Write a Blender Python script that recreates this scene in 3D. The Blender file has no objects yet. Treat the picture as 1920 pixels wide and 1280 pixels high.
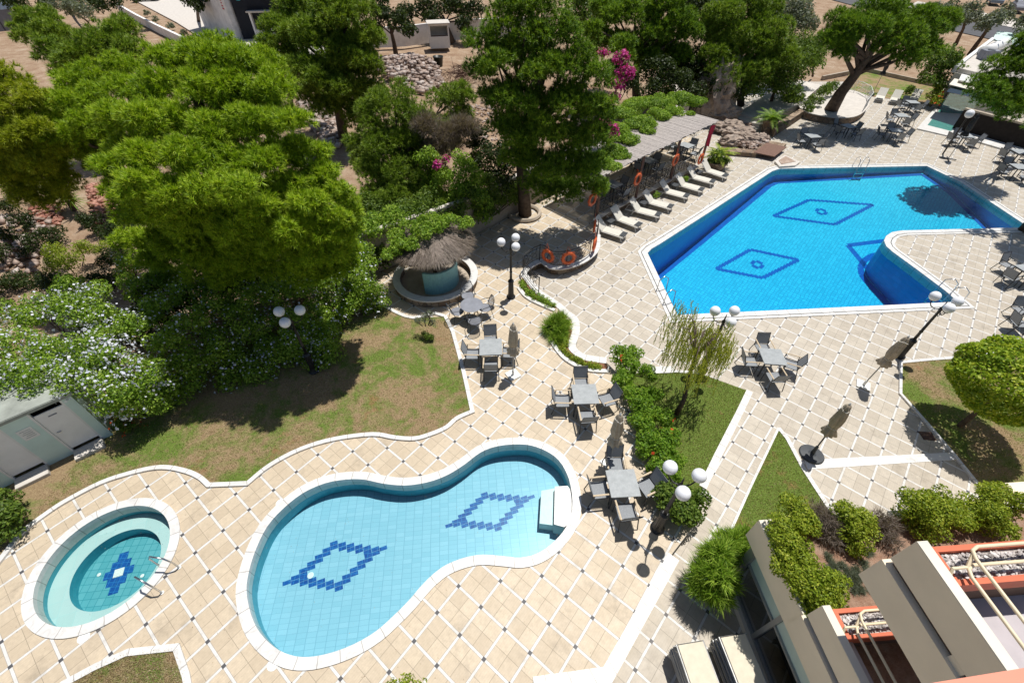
import bpy, bmesh, math, random
import numpy as np
from mathutils import Vector, Matrix
R = math.radians
random.seed(7)
rng = np.random.default_rng(11)
S = bpy.context.scene
COL = S.collection
# ------------------------------------------------------------------ camera
H = 12.285; F = 839.087; TH = R(44.6465)
CT, ST = math.cos(TH), math.sin(TH)
cam_d = bpy.data.cameras.new('camera'); cam = bpy.data.objects.new('camera', cam_d); COL.objects.link(cam)
cam_d.sensor_width = 36; cam_d.lens = F / 1920 * 36; cam_d.clip_start = .05; cam_d.clip_end = 2000
cam.location = (0, 0, H); cam.rotation_euler = (math.pi / 2 - TH, 0, 0)
S.camera = cam
# ------------------------------------------------------------------ sky, sun, exposure
SUN_EL, SUN_AZ = R(72.5), R(34)          # azimuth from +Y towards +X
w = bpy.data.worlds.new('World'); S.world = w; w.use_nodes = True
nt = w.node_tree; bg = nt.nodes['Background']
sky = nt.nodes.new('ShaderNodeTexSky'); sky.sky_type = 'NISHITA'; sky.sun_disc = False
sky.sun_elevation = SUN_EL; sky.sun_rotation = SUN_AZ
nt.links.new(sky.outputs[0], bg.inputs[0]); bg.inputs[1].default_value = .068
sd = bpy.data.lights.new('sun', 'SUN'); sd.energy = 4.6; sd.angle = R(.53); sd.color = (1, .965, .91)
sun = bpy.data.objects.new('sun', sd); COL.objects.link(sun)
dv = Vector((math.sin(SUN_AZ) * math.cos(SUN_EL), math.cos(SUN_AZ) * math.cos(SUN_EL), math.sin(SUN_EL)))
sun.rotation_euler = dv.to_track_quat('Z', 'Y').to_euler()
S.view_settings.view_transform = 'Standard'; S.view_settings.look = 'None'
S.view_settings.exposure = 0.16; S.view_settings.gamma = 1
S.cycles.max_bounces = 6; S.cycles.diffuse_bounces = 3; S.cycles.glossy_bounces = 3
S.cycles.transparent_max_bounces = 12; S.cycles.transmission_bounces = 4
S.cycles.caustics_reflective = False; S.cycles.caustics_refractive = False
# ------------------------------------------------------------------ measuring: survey points of the photograph on a plane of given height / distance
L = -.41                                  # level of the lower pool deck (upper terrace is 0)
def ray(px, py):
    x = px - 960; y = py - 640
    return Vector((x, F * CT - y * ST, -F * ST - y * CT))
def at(px, py, z=0.):
    d = ray(px, py); t = (z - H) / d.z
    return Vector((d.x * t, d.y * t, z))
def atY(px, py, Y):
    d = ray(px, py); t = Y / d.y
    return Vector((d.x * t, Y, H + d.z * t))
def depth(p): return p.y * CT + (H - p.z) * ST
def poly(pts, z): return [at(x, y, z) for x, y in pts]
# ------------------------------------------------------------------ materials
MATS = {}
class N:
    """small node-tree writer"""
    def __init__(s, name):
        s.m = bpy.data.materials.new(name); s.m.use_nodes = True; s.t = s.m.node_tree
        s.b = s.t.nodes['Principled BSDF']; s.out = s.t.nodes['Material Output']
    def node(s, ty, **kw):
        n = s.t.nodes.new(ty)
        for k, v in kw.items(): setattr(n, k, v)
        return n
    def link(s, a, b): s.t.links.new(a, b)
    def val(s, sock, v):
        if hasattr(v, 'is_linked') or isinstance(v, bpy.types.NodeSocket): s.link(v, sock)
        else: sock.default_value = v
    def math(s, op, a, b=0., c=0.):
        n = s.node('ShaderNodeMath', operation=op)
        s.val(n.inputs[0], a); s.val(n.inputs[1], b); s.val(n.inputs[2], c); return n.outputs[0]
    def mix(s, f, a, b, blend='MIX'):
        n = s.node('ShaderNodeMix', data_type='RGBA', blend_type=blend)
        s.val(n.inputs[0], f)
        for i, v in ((6, a), (7, b)):
            s.val(n.inputs[i], (*v, 1) if isinstance(v, tuple) and len(v) == 3 else v)
        return n.outputs[2]
    def pos(s, obj=False):
        if obj: return s.node('ShaderNodeTexCoord').outputs['Object']
        return s.node('ShaderNodeNewGeometry').outputs['Position']
    def noise(s, vec, scale, detail=4., rough=.55, dist=0.):
        n = s.node('ShaderNodeTexNoise'); s.link(vec, n.inputs['Vector'])
        n.inputs['Scale'].default_value = scale; n.inputs['Detail'].default_value = detail
        n.inputs['Roughness'].default_value = rough; n.inputs['Distortion'].default_value = dist
        return n.outputs['Fac']
    def ramp(s, fac, stops):
        n = s.node('ShaderNodeValToRGB'); s.link(fac, n.inputs[0]); e = n.color_ramp.elements
        while len(e) < len(stops): e.new(.5)
        for el, (p, c) in zip(e, stops):
            el.position = p; el.color = (*c, 1) if len(c) == 3 else c
        return n.outputs[0]
    def step(s, fac, lo, hi):
        n = s.node('ShaderNodeMapRange', clamp=True); s.val(n.inputs[0], fac)
        n.inputs[1].default_value = lo; n.inputs[2].default_value = hi; return n.outputs[0]
    def bump(s, h, strength=.3, dist=.02):
        n = s.node('ShaderNodeBump'); s.link(h, n.inputs['Height'])
        n.inputs['Strength'].default_value = strength; n.inputs['Distance'].default_value = dist
        s.link(n.outputs[0], s.b.inputs['Normal']); return n
    def done(s, color=None, rough=.6, spec=.3, metal=0.):
        if color is not None: s.val(s.b.inputs['Base Color'], (*color, 1) if isinstance(color, tuple) and len(color) == 3 else color)
        s.val(s.b.inputs['Roughness'], rough); s.b.inputs['Metallic'].default_value = metal
        s.b.inputs['Specular IOR Level'].default_value = spec
        return s.m
def plain(name, c, rough=.6, var=.12, scale=6., spec=.3, metal=0., bump=0., bscale=60., obj=True, speck=None):
    """a painted or raw surface: base colour, patchy wear, fine grain"""
    if name in MATS: return MATS[name]
    n = N(name); p = n.pos(obj)
    f = n.noise(p, scale, 5, .6)
    k = n.ramp(f, [(.25, tuple(max(0, x * (1 - var)) for x in c)), (.75, tuple(min(1, x * (1 + var)) for x in c))])
    if speck:
        k = n.mix(n.step(n.noise(p, speck[1], 2), speck[2], speck[2] + .06), k, speck[0])
    r = n.math('MULTIPLY_ADD', n.noise(p, scale * 2.3, 3), .25, rough - .12)
    if bump: n.bump(n.noise(p, bscale, 3), bump, .01)
    MATS[name] = n.done(k, r, spec, metal); return MATS[name]

def paving(name, origin, ang, tile, spec_seed):
    n = N(name); g = n.pos()
    mp = n.node('ShaderNodeMapping', vector_type='TEXTURE'); n.link(g, mp.inputs[0])
    mp.inputs['Location'].default_value = (origin[0], origin[1], 0)
    mp.inputs['Rotation'].default_value = (0, 0, ang); mp.inputs['Scale'].default_value = (.75, .75, 1)
    sp = n.node('ShaderNodeSeparateXYZ'); n.link(mp.outputs[0], sp.inputs[0])
    d = []; h = []; cell = []
    for i in (0, 1):
        x = sp.outputs[i]
        d.append(n.math('ABSOLUTE', n.math('SUBTRACT', n.math('FRACT', n.math('ADD', x, .5)), .5)))
        h.append(n.math('ABSOLUTE', n.math('SUBTRACT', n.math('FRACT', x), .5)))
        cell.append(n.math('FLOOR', n.math('MULTIPLY', x, 2.)))
    W = .043
    strip = n.math('LESS_THAN', n.math('MINIMUM', *d), W)
    dot = n.math('LESS_THAN', n.math('MAXIMUM', *d), .058)
    # joints: middle of the cell and both sides of the strips
    jm = n.math('LESS_THAN', n.math('MINIMUM', *h), .007)
    js = n.math('LESS_THAN', n.math('ABSOLUTE', n.math('SUBTRACT', n.math('MINIMUM', *d), W)), .006)
    cc = n.node('ShaderNodeCombineXYZ'); n.link(cell[0], cc.inputs[0]); n.link(cell[1], cc.inputs[1])
    wn = n.node('ShaderNodeTexWhiteNoise', noise_dimensions='2D'); n.link(cc.outputs[0], wn.inputs['Vector'])
    # comb lines across each tile
    comb = n.math('SINE', n.math('MULTIPLY', sp.outputs[0], 2 * math.pi * 14))
    mot = n.noise(g, 9., 6, .7); big = n.noise(g, .35, 4, .6)
    t = n.ramp(mot, [(.3, tuple(x * .86 for x in tile)), (.7, tuple(min(1, x * 1.1) for x in tile))])
    t = n.mix(n.math('MULTIPLY', wn.outputs['Value'], .46), t, tuple(x * .72 for x in (tile[0], tile[1] * .97, tile[2] * .93)))
    t = n.mix(n.math('MULTIPLY', n.step(comb, .3, 1.), .13), t, tuple(x * .6 for x in tile))
    t = n.mix(n.math('MULTIPLY', n.step(big, .55, .75), .3), t, tuple(x * .7 for x in tile))
    t = n.mix(jm, t, tuple(x * .52 for x in tile))
    wh = n.ramp(n.noise(g, 5., 5, .7), [(.3, (.53, .515, .48)), (.65, (.67, .65, .615))])
    c = n.mix(strip, t, wh)
    c = n.mix(n.math('MULTIPLY', js, .75), c, (.25, .22, .19))
    c = n.mix(dot, c, (.075, .075, .08))
    # trodden-in dirt and old stains
    st = n.math('MULTIPLY', n.step(n.noise(g, 1.3, 6, .7), .54, .74), .5)
    c = n.mix(st, c, (.2, .165, .125))
    lit = n.step(n.noise(g, 38., 2, .5), .735, .75)
    c = n.mix(n.math('MULTIPLY', lit, n.step(n.noise(g, .8, 3), .42, .6)), c, (.16, .11, .06))
    bh = n.math('SUBTRACT', n.math('MULTIPLY', n.noise(g, 60., 3), .3), n.math('MAXIMUM', jm, js))
    n.bump(bh, .25, .006)
    return n.done(c, n.math('MULTIPLY_ADD', n.noise(g, 3., 3), .3, .4), .35)
S_ = .75
MATS['paving_a'] = paving('paving_a', (-.0342 * H + 0, .7867 * H), R(-38.552), (.555, .46, .335), 1)
MATS['paving_l'] = paving('paving_l', (.2202 * H, 1.0732 * H), R(-41.5), (.49, .435, .355), 2)

def marble(name, c=(.69, .675, .645)):
    n = N(name); g = n.pos()
    k = n.ramp(n.noise(g, 3.5, 8, .7, 1.2), [(.28, tuple(x * .72 for x in c)), (.5, c), (.8, tuple(min(.84, x * 1.08) for x in c))])
    k = n.mix(n.math('MULTIPLY', n.step(n.noise(g, 7., 5, .7), .6, .8), .35), k, (.34, .29, .23))
    at_ = n.node('ShaderNodeAttribute', attribute_name='along')
    u_ = n.math('ADD', n.math('DIVIDE', at_.outputs['Fac'], .52), .5)
    jt = n.math('GREATER_THAN', n.math('ABSOLUTE', n.math('SUBTRACT', n.math('FRACT', u_), .5)), .478)
    wv = n.node('ShaderNodeTexWhiteNoise', noise_dimensions='1D'); n.link(n.math('FLOOR', u_), wv.inputs['W'])
    k = n.mix(n.math('MULTIPLY', wv.outputs['Value'], .3), k, tuple(x * .66 for x in c))
    k = n.mix(n.math('MULTIPLY', jt, .6), k, (.2, .18, .16))
    n.bump(n.noise(g, 40., 3), .1, .005)
    return n.done(k, .45, .4)
MATS['marble'] = marble('marble')
def lawn_mat(name, dry):
    n = N(name); g = n.pos()
    a = n.noise(g, .55, 5, .65, .4); b = n.noise(g, 26., 4, .75); c2 = n.noise(g, 3.2, 4, .6)
    green = n.ramp(b, [(.28, (.06, .095, .018)), (.72, (.2, .28, .055))])
    brown = n.ramp(b, [(.28, (.17, .11, .06)), (.75, (.44, .33, .19))])
    k = n.mix(n.step(n.math('ADD', n.math('MULTIPLY', a, .75), n.math('MULTIPLY', c2, .25)), dry - .05, dry + .06), brown, green)
    k = n.mix(n.math('MULTIPLY', n.step(n.noise(g, .9, 5, .7), .60, .70), .75), k, (.30, .155, .085))
    n.bump(n.noise(g, 45., 4, .8), .8, .04)
    return n.done(k, .9, .1)
MATS['lawn_dry'] = lawn_mat('lawn_dry', .505)
MATS['lawn_green'] = lawn_mat('lawn_green', .36)
def earth(name, c0, c1, c2, sc=1.):
    n = N(name); g = n.pos()
    k = n.ramp(n.noise(g, .8 * sc, 8, .75, 0.), [(.3, c0), (.52, c1), (.72, c2)])
    k = n.mix(n.math('MULTIPLY', n.step(n.noise(g, 7. * sc, 5, .75), .5, .72), .6), k, tuple(x * .5 for x in c1))
    k = n.mix(n.math('MULTIPLY', n.step(n.noise(g, 16. * sc, 3, .6), .62, .7), .7), k, tuple(min(.8, x * 1.5) for x in c2))
    n.bump(n.noise(g, 6. * sc, 8, .75), .7, .12)
    return n.done(k, .95, .1)
MATS['earth'] = earth('earth', (.22, .13, .08), (.34, .24, .16), (.46, .37, .28))
MATS['soil'] = earth('soil', (.2, .09, .05), (.3, .15, .09), (.36, .21, .14), 3.)
MATS['rubble'] = earth('rubble', (.3, .2, .15), (.45, .34, .27), (.6, .5, .42), 4.)
def stone(name, c0, c1, sc=3.2):
    n = N(name); g = n.pos()
    v = n.node('ShaderNodeTexVoronoi', feature='DISTANCE_TO_EDGE'); n.link(g, v.inputs['Vector']); v.inputs['Scale'].default_value = sc
    v2 = n.node('ShaderNodeTexVoronoi'); n.link(g, v2.inputs['Vector']); v2.inputs['Scale'].default_value = sc
    sx = n.node('ShaderNodeSeparateColor'); n.link(v2.outputs['Color'], sx.inputs[0])
    k = n.ramp(sx.outputs[0], [(.1, c0), (.9, c1)])
    k = n.mix(n.math('MULTIPLY', n.noise(g, 18., 4), .5), k, tuple(x * .5 for x in c0))
    k = n.mix(n.math('LESS_THAN', v.outputs['Distance'], .035), k, (.12, .1, .085))
    n.bump(n.step(v.outputs['Distance'], 0, .08), .6, .02)
    return n.done(k, .85, .2)
MATS['stone'] = stone('stone', (.22, .15, .10), (.42, .32, .23))
MATS['rock'] = earth('rock', (.24, .18, .14), (.4, .32, .26), (.55, .47, .4), 2.)

def pool_tile(name, c0, c1, size, grout, gw=.045, rot=0., origin=(0, 0), wav=0.):
    n = N(name); g = n.pos()
    vec = g
    if wav:   # refraction wobble of rippling water, put into the tile pattern
        nz = n.node('ShaderNodeTexNoise'); n.link(g, nz.inputs['Vector']); nz.inputs['Scale'].default_value = 3.2; nz.inputs['Detail'].default_value = 2
        va = n.node('ShaderNodeVectorMath', operation='MULTIPLY_ADD'); n.link(nz.outputs['Color'], va.inputs[0])
        va.inputs[1].default_value = (wav, wav, 0); n.link(g, va.inputs[2]); vec = va.outputs[0]
    mp = n.node('ShaderNodeMapping', vector_type='TEXTURE'); n.link(vec, mp.inputs[0])
    mp.inputs['Rotation'].default_value = (0, 0, rot); mp.inputs['Location'].default_value = (*origin, 0)
    mp.inputs['Scale'].default_value = (size[0], size[1], size[0])
    sp = n.node('ShaderNodeSeparateXYZ'); n.link(mp.outputs[0], sp.inputs[0])
    ms = []; fl = []
    for i in range(3):
        x = sp.outputs[i]
        e = n.math('ABSOLUTE', n.math('SUBTRACT', n.math('FRACT', x), .5)); ms.append(n.math('GREATER_THAN', e, .5 - gw)); fl.append(n.math('FLOOR', x))
    nn = n.node('ShaderNodeNewGeometry'); sn = n.node('ShaderNodeSeparateXYZ'); n.link(nn.outputs['Normal'], sn.inputs[0])
    flat = n.math('GREATER_THAN', n.math('ABSOLUTE', sn.outputs[2]), .6)
    mz = n.math('MAXIMUM', n.math('MULTIPLY', n.math('MAXIMUM', ms[0], ms[1]), flat), n.math('MULTIPLY', ms[2], n.math('SUBTRACT', 1., flat)))
    cc = n.node('ShaderNodeCombineXYZ')
    for i in range(3): n.link(fl[i], cc.inputs[i])
    wn = n.node('ShaderNodeTexWhiteNoise', noise_dimensions='3D'); n.link(cc.outputs[0], wn.inputs['Vector'])
    k = n.ramp(wn.outputs['Value'], [(0., c0), (1., c1)])
    k = n.mix(mz, k, grout)
    return n.done(k, .3, .4)
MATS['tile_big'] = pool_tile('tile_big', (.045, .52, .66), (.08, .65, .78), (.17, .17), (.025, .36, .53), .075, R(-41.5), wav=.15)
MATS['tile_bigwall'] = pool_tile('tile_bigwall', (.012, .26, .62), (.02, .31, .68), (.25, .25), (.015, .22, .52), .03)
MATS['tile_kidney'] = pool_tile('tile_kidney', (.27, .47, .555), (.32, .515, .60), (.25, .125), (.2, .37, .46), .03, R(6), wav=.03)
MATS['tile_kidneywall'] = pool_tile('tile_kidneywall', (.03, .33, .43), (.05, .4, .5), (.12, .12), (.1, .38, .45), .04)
MATS['tile_spa'] = pool_tile('tile_spa', (.09, .33, .37), (.13, .38, .42), (.19, .19), (.03, .22, .26), .035, R(6))
MATS['tile_spaled'] = pool_tile('tile_spaled', (.44, .55, .53), (.50, .60, .58), (.4, .4), (.38, .56, .55), .012, R(20))
MATS['tile_navy'] = pool_tile('tile_navy', (.004, .06, .25), (.008, .09, .32), (.125, .125), (.03, .2, .45), .04, R(6))
MATS['tile_dark'] = pool_tile('tile_dark', (.004, .085, .36), (.008, .12, .44), (.17, .17), (.015, .15, .48), .05, R(-41.5))
def water(name, tint, scale, strength, rough=.02, absorb=None):
    n = N(name); g = n.pos(); t = n.t
    tr = n.node('ShaderNodeBsdfTransparent'); tr.inputs[0].default_value = (*tint, 1)
    gl = n.node('ShaderNodeBsdfGlossy'); gl.inputs['Roughness'].default_value = rough
    fr = n.node('ShaderNodeFresnel'); fr.inputs['IOR'].default_value = 1.33
    b = n.node('ShaderNodeBump'); b.inputs['Strength'].default_value = strength; b.inputs['Distance'].default_value = .05
    n.link(n.noise(g, scale, 4, .6, .6), b.inputs['Height'])
    n.link(b.outputs[0], gl.inputs['Normal']); n.link(b.outputs[0], fr.inputs['Normal'])
    mx = n.node('ShaderNodeMixShader'); n.link(fr.outputs[0], mx.inputs[0]); n.link(tr.outputs[0], mx.inputs[1]); n.link(gl.outputs[0], mx.inputs[2])
    if absorb:
        va = n.node('ShaderNodeVolumeAbsorption'); va.inputs[0].default_value = (*absorb[0], 1); va.inputs[1].default_value = absorb[1]; n.link(va.outputs[0], n.out.inputs[1])
    n.link(mx.outputs[0], n.out.inputs[0]); t.nodes.remove(n.b); return n.m
MATS['water_big'] = water('water_big', (.95, .99, 1.), 2.6, .35, absorb=((.2, .83, .965), .36))
MATS['water_kidney'] = water('water_kidney', (.8, .955, .985), 2.0, .08)
MATS['water_spa'] = water('water_spa', (.84, .95, .955), 2.2, .06)
def glass(name, tint, refl=.12):
    n = N(name)
    tr = n.node('ShaderNodeBsdfTransparent'); tr.inputs[0].default_value = (*tint, 1)
    gl = n.node('ShaderNodeBsdfGlossy'); gl.inputs['Roughness'].default_value = .03
    fr = n.node('ShaderNodeFresnel'); fr.inputs['IOR'].default_value = 1.5
    mx = n.node('ShaderNodeMixShader'); n.link(n.math('MAXIMUM', fr.outputs[0], refl), mx.inputs[0])
    n.link(tr.outputs[0], mx.inputs[1]); n.link(gl.outputs[0], mx.inputs[2]); n.link(mx.outputs[0], n.out.inputs[0])
    n.t.nodes.remove(n.b); return n.m
MATS['glass'] = glass('glass', (.62, .76, .72), .5)
MATS['glass_green'] = glass('glass_green', (.35, .78, .7), .3)
def leaf(name, c0, c1, c2, trans=.42, scale=.7):
    """leaves: a colour per leaf, drifting between three hues over the plant; light passes through"""
    n = N(name); g = n.pos()
    geo = n.node('ShaderNodeNewGeometry'); rnd = geo.outputs['Random Per Island']
    k = n.ramp(n.math('ADD', n.math('MULTIPLY', rnd, .55), n.math('MULTIPLY', n.noise(g, scale, 3), .45)), [(.2, c0), (.5, c1), (.8, c2)])
    n.done(k, .5, .25)
    tl = n.node('ShaderNodeBsdfTranslucent'); n.link(n.mix(1., k, (1., 1., .5), 'MULTIPLY'), tl.inputs[0])
    mx = n.node('ShaderNodeMixShader'); mx.inputs[0].default_value = trans
    n.link(n.b.outputs[0], mx.inputs[1]); n.link(tl.outputs[0], mx.inputs[2]); n.link(mx.outputs[0], n.out.inputs[0])
    return n.m
LEAF = dict(
    pine=((.10, .19, .010), (.29, .45, .018), (.53, .64, .05)),
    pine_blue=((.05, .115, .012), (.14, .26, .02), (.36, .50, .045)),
    pine_olive=((.08, .15, .014), (.18, .29, .026), (.38, .48, .065)),
    pine_yellow=((.16, .22, .012), (.32, .40, .02), (.54, .56, .05)),
    broad=((.05, .10, .014), (.12, .20, .025), (.22, .30, .045)),
    vine=((.08, .17, .014), (.22, .37, .03), (.44, .58, .09)),
    grey=((.10, .12, .08), (.17, .20, .14), (.26, .29, .21)),
    golden=((.12, .19, .014), (.26, .35, .025), (.46, .50, .06)),
    topiary=((.11, .20, .012), (.27, .39, .02), (.50, .55, .05)),
    weeping=((.2, .25, .03), (.40, .44, .06), (.58, .58, .12)),
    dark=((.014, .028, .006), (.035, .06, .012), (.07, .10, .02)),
    palm=((.07, .15, .015), (.15, .27, .025), (.3, .42, .05)),
    hibiscus=((.07, .16, .012), (.17, .32, .022), (.32, .46, .05)),
    twig=((.13, .10, .08), (.21, .17, .14), (.31, .26, .22)))
for k_, v_ in LEAF.items(): MATS['leaf_' + k_] = leaf('leaf_' + k_, *v_, trans=.3 if k_.startswith('pine') else .42)
MATS['petal_white'] = leaf('petal_white', (.55, .58, .72), (.68, .7, .8), (.8, .8, .85), .25, 3)
MATS['petal_magenta'] = leaf('petal_magenta', (.42, .02, .18), (.55, .03, .28), (.6, .12, .3), .3, 3)
MATS['petal_purple'] = leaf('petal_purple', (.25, .02, .3), (.38, .03, .36), (.5, .06, .4), .3, 3)
MATS['petal_red'] = leaf('petal_red', (.55, .05, .02), (.65, .09, .03), (.7, .2, .06), .3, 3)
plain('bark', (.10, .075, .06), .9, .5, 5, .1, bump=.8, bscale=14)
plain('iron', (.012, .012, .014), .45, .3, 8, .5)
plain('charcoal', (.045, .05, .055), .5, .25, 9, .4)
plain('sling', (.25, .265, .28), .7, .2, 30, .2, bump=.3, bscale=300)
plain('sling_taupe', (.21, .20, .185), .7, .15, 30, .2)
plain('teak', (.52, .42, .29), .6, .2, 14, .2)
plain('tabletop', (.31, .33, .335), .55, .16, 7, .35, speck=((.36, .37, .37), 22, .6))
plain('globe', (.82, .83, .86), .35, .03, 3, .5)
plain('canvas', (.42, .36, .275), .85, .25, 7, .1, bump=.3, bscale=60)
plain('white_plastic', (.76, .75, .71), .5, .08, 5, .3)
plain('lounger_sling', (.60, .57, .50), .6, .1, 9, .25)
plain('lounger_beige', (.60, .54, .42), .6, .1, 6, .25)
plain('orange', (.66, .12, .03), .45, .15, 8, .4)
plain('white_paint', (.72, .72, .70), .6, .08, 3, .3)
plain('door_grey', (.80, .785, .775), .55, .06, 3, .3)
plain('mint', (.55, .69, .65), .6, .07, 3, .3)
plain('roof_felt', (.3, .32, .285), .85, .3, 2, .1, bump=.4, bscale=20)
plain('teal_boards', (.30, .56, .55), .55, .14, 8, .3)
plain('thatch', (.20, .165, .14), .95, .45, 7, .05, bump=1., bscale=30)
plain('steel', (.62, .63, .64), .22, .1, 6, .5, metal=1.)
plain('facade', (.80, .70, .54), .75, .07, 1.5, .2, bump=.12, bscale=90, obj=False)
plain('facade_light', (.70, .645, .54), .75, .08, 2, .2, obj=False)
plain('coral', (.60, .15, .075), .6, .1, 4, .3)
plain('coral_pale', (.75, .28, .19), .6, .06, 2, .3)
plain('cream_tube', (.74, .62, .42), .4, .1, 5, .4)
plain('balcony_floor', (.46, .42, .43), .6, .1, 3, .3)
plain('shade_brown', (.15, .10, .075), .8, .2, 4, .1)  # dark brown with shade painted in: balcony groove, planter wall, pavilion floor
plain('alu', (.33, .33, .32), .45, .1, 5, .4, metal=.4)
plain('blind', (.52, .64, .58), .35, .08, 3, .5)
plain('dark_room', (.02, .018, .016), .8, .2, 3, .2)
plain('concrete', (.55, .51, .46), .8, .14, 3, .15, bump=.3, bscale=40)
plain('wall_beige', (.40, .34, .27), .85, .25, 2, .1, bump=.5, bscale=20)
plain('wall_white', (.78, .76, .73), .85, .2, 1.2, .1, bump=.4, bscale=15, obj=False)
plain('asphalt', (.10, .10, .105), .9, .15, 1, .2, obj=False)
plain('deck_wood', (.17, .10, .075), .7, .25, 9, .2)
plain('slate_pergola', (.36, .325, .30), .8, .2, 7, .1)
plain('terracotta', (.42, .17, .09), .75, .15, 5, .2)
plain('dark_fence', (.022, .018, .016), .75, .3, 4, .15)
plain('bucket', (.015, .02, .016), .4, .2, 5, .4)
plain('red_cloth', (.5, .03, .06), .7, .15, 5, .2)
plain('pebble', (.42, .39, .36), .8, .5, 25, .2)
plain('blue_grey', (.2, .27, .36), .6, .2, 2, .3)
plain('mesh_fence', (.22, .23, .26), .6, .2, 3, .2)
plain('mural_teal', (.06, .3, .34), .6, .3, 1, .2, obj=False); plain('mural_navy', (.014, .017, .024), .6, .4, 1, .2, obj=False)
plain('mural_red', (.5, .04, .06), .6, .2, 2, .2, obj=False); plain('mural_pink', (.5, .3, .32), .6, .3, 3, .2, obj=False)
plain('blue_plastic', (.2, .42, .65), .4, .1, 3, .4)
plain('yellow_green', (.3, .38, .14), .7, .15, 3, .2)
M = MATS
# ------------------------------------------------------------------ mesh helpers
def tag(o, label=None, cat=None, group=None, kind=None):
    if label: o['label'] = label
    if cat: o['category'] = cat
    if group: o['group'] = group
    if kind: o['kind'] = kind
    return o
def link(name, me, mat, parent=None):
    o = bpy.data.objects.new(name, me); COL.objects.link(o)
    if mat is not None and not me.materials: me.materials.append(M[mat] if isinstance(mat, str) else mat)
    if parent is not None: o.parent = parent
    return o
def thing(name, label, cat, loc=(0, 0, 0), rz=0, group=None):
    o = bpy.data.objects.new(name, None); COL.objects.link(o); o.empty_display_size = .2
    o.location = loc; o.rotation_euler = (0, 0, rz)
    return tag(o, label, cat, group)
def copy_tree(o, parent=None):
    c = o.copy(); COL.objects.link(c)
    if parent is not None: c.parent = parent
    for ch in [x for x in o.children]: copy_tree(ch, c)
    return c
class MB:
    def __init__(s): s.v = []; s.f = []
    def add(s, vs, fs):
        b = len(s.v); s.v += [tuple(v) for v in vs]; s.f += [tuple(b + i for i in f) for f in fs]; return s
    def box(s, x0, x1, y0, y1, z0, z1, mat=None, bev=0.):
        if bev > 0:
            bm = bmesh.new(); bmesh.ops.create_cube(bm, size=1)
            bmesh.ops.scale(bm, vec=(x1 - x0, y1 - y0, z1 - z0), verts=bm.verts)
            bmesh.ops.bevel(bm, geom=bm.edges[:], offset=bev, segments=2, affect='EDGES')
            bmesh.ops.translate(bm, vec=((x0 + x1) / 2, (y0 + y1) / 2, (z0 + z1) / 2), verts=bm.verts)
            bm.verts.ensure_lookup_table(); bm.verts.index_update()
            vs = [v.co.copy() for v in bm.verts]; fs = [[v.index for v in f.verts] for f in bm.faces]; bm.free()
        else:
            vs = [Vector((x, y, z)) for z in (z0, z1) for y in (y0, y1) for x in (x0, x1)]
            fs = [(0, 2, 3, 1), (4, 5, 7, 6), (0, 1, 5, 4), (2, 6, 7, 3), (0, 4, 6, 2), (1, 3, 7, 5)]
        if mat is not None: vs = [mat @ v for v in vs]
        return s.add(vs, fs)
    def tube(s, pts, r, n=6, closed=False, cap=True):
        pts = [Vector(p) for p in pts]; m = len(pts); rings = []; prev = None
        rr = r if isinstance(r, (list, tuple)) else [r] * m
        for i, p in enumerate(pts):
            a = pts[(i - 1) % m] if (closed or i > 0) else p; b = pts[(i + 1) % m] if (closed or i < m - 1) else p
            t = (b - a).normalized() if (b - a).length > 1e-9 else Vector((0, 0, 1))
            u = t.orthogonal().normalized() if prev is None else (prev - t * prev.dot(t))
            if u.length < 1e-6: u = t.orthogonal()
            u.normalize(); prev = u; vv = t.cross(u)
            rings.append([p + (u * math.cos(2 * math.pi * k / n) + vv * math.sin(2 * math.pi * k / n)) * rr[i] for k in range(n)])
        fs = []
        for i in range(m if closed else m - 1):
            j = (i + 1) % m
            for k in range(n): fs.append((i * n + k, i * n + (k + 1) % n, j * n + (k + 1) % n, j * n + k))
        if cap and not closed: fs += [tuple(range(n))[::-1], tuple((m - 1) * n + k for k in range(n))]
        return s.add([q for r_ in rings for q in r_], fs)
    def lathe(s, prof, n=16, c=(0, 0, 0), wob=None):
        vs = []; fs = []
        for i, (r, z) in enumerate(prof):
            for k in range(n):
                a = 2 * math.pi * k / n; q = r * (wob(a, z) if wob else 1)
                vs.append((c[0] + q * math.cos(a), c[1] + q * math.sin(a), c[2] + z))
        for i in range(len(prof) - 1):
            for k in range(n): fs.append((i * n + k, i * n + (k + 1) % n, (i + 1) * n + (k + 1) % n, (i + 1) * n + k))
        fs.append(tuple(range(n))[::-1]); fs.append(tuple((len(prof) - 1) * n + k for k in range(n)))
        return s.add(vs, fs)
    def prism(s, pts, z0, z1):
        n = len(pts); ar = sum(pts[i][0] * pts[(i + 1) % n][1] - pts[(i + 1) % n][0] * pts[i][1] for i in range(n))
        if ar < 0: pts = pts[::-1]
        vs = [(p[0], p[1], z0) for p in pts] + [(p[0], p[1], z1) for p in pts]
        fs = [tuple(range(n))[::-1], tuple(range(n, 2 * n))] + [(i, (i + 1) % n, n + (i + 1) % n, n + i) for i in range(n)]
        return s.add(vs, fs)
    def build(s, name, mat, parent=None, smooth=False):
        me = bpy.data.meshes.new(name); me.from_pydata(s.v, [], s.f); me.update()
        if smooth: me.polygons.foreach_set('use_smooth', [True] * len(me.polygons))
        return link(name, me, mat, parent)
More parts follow.
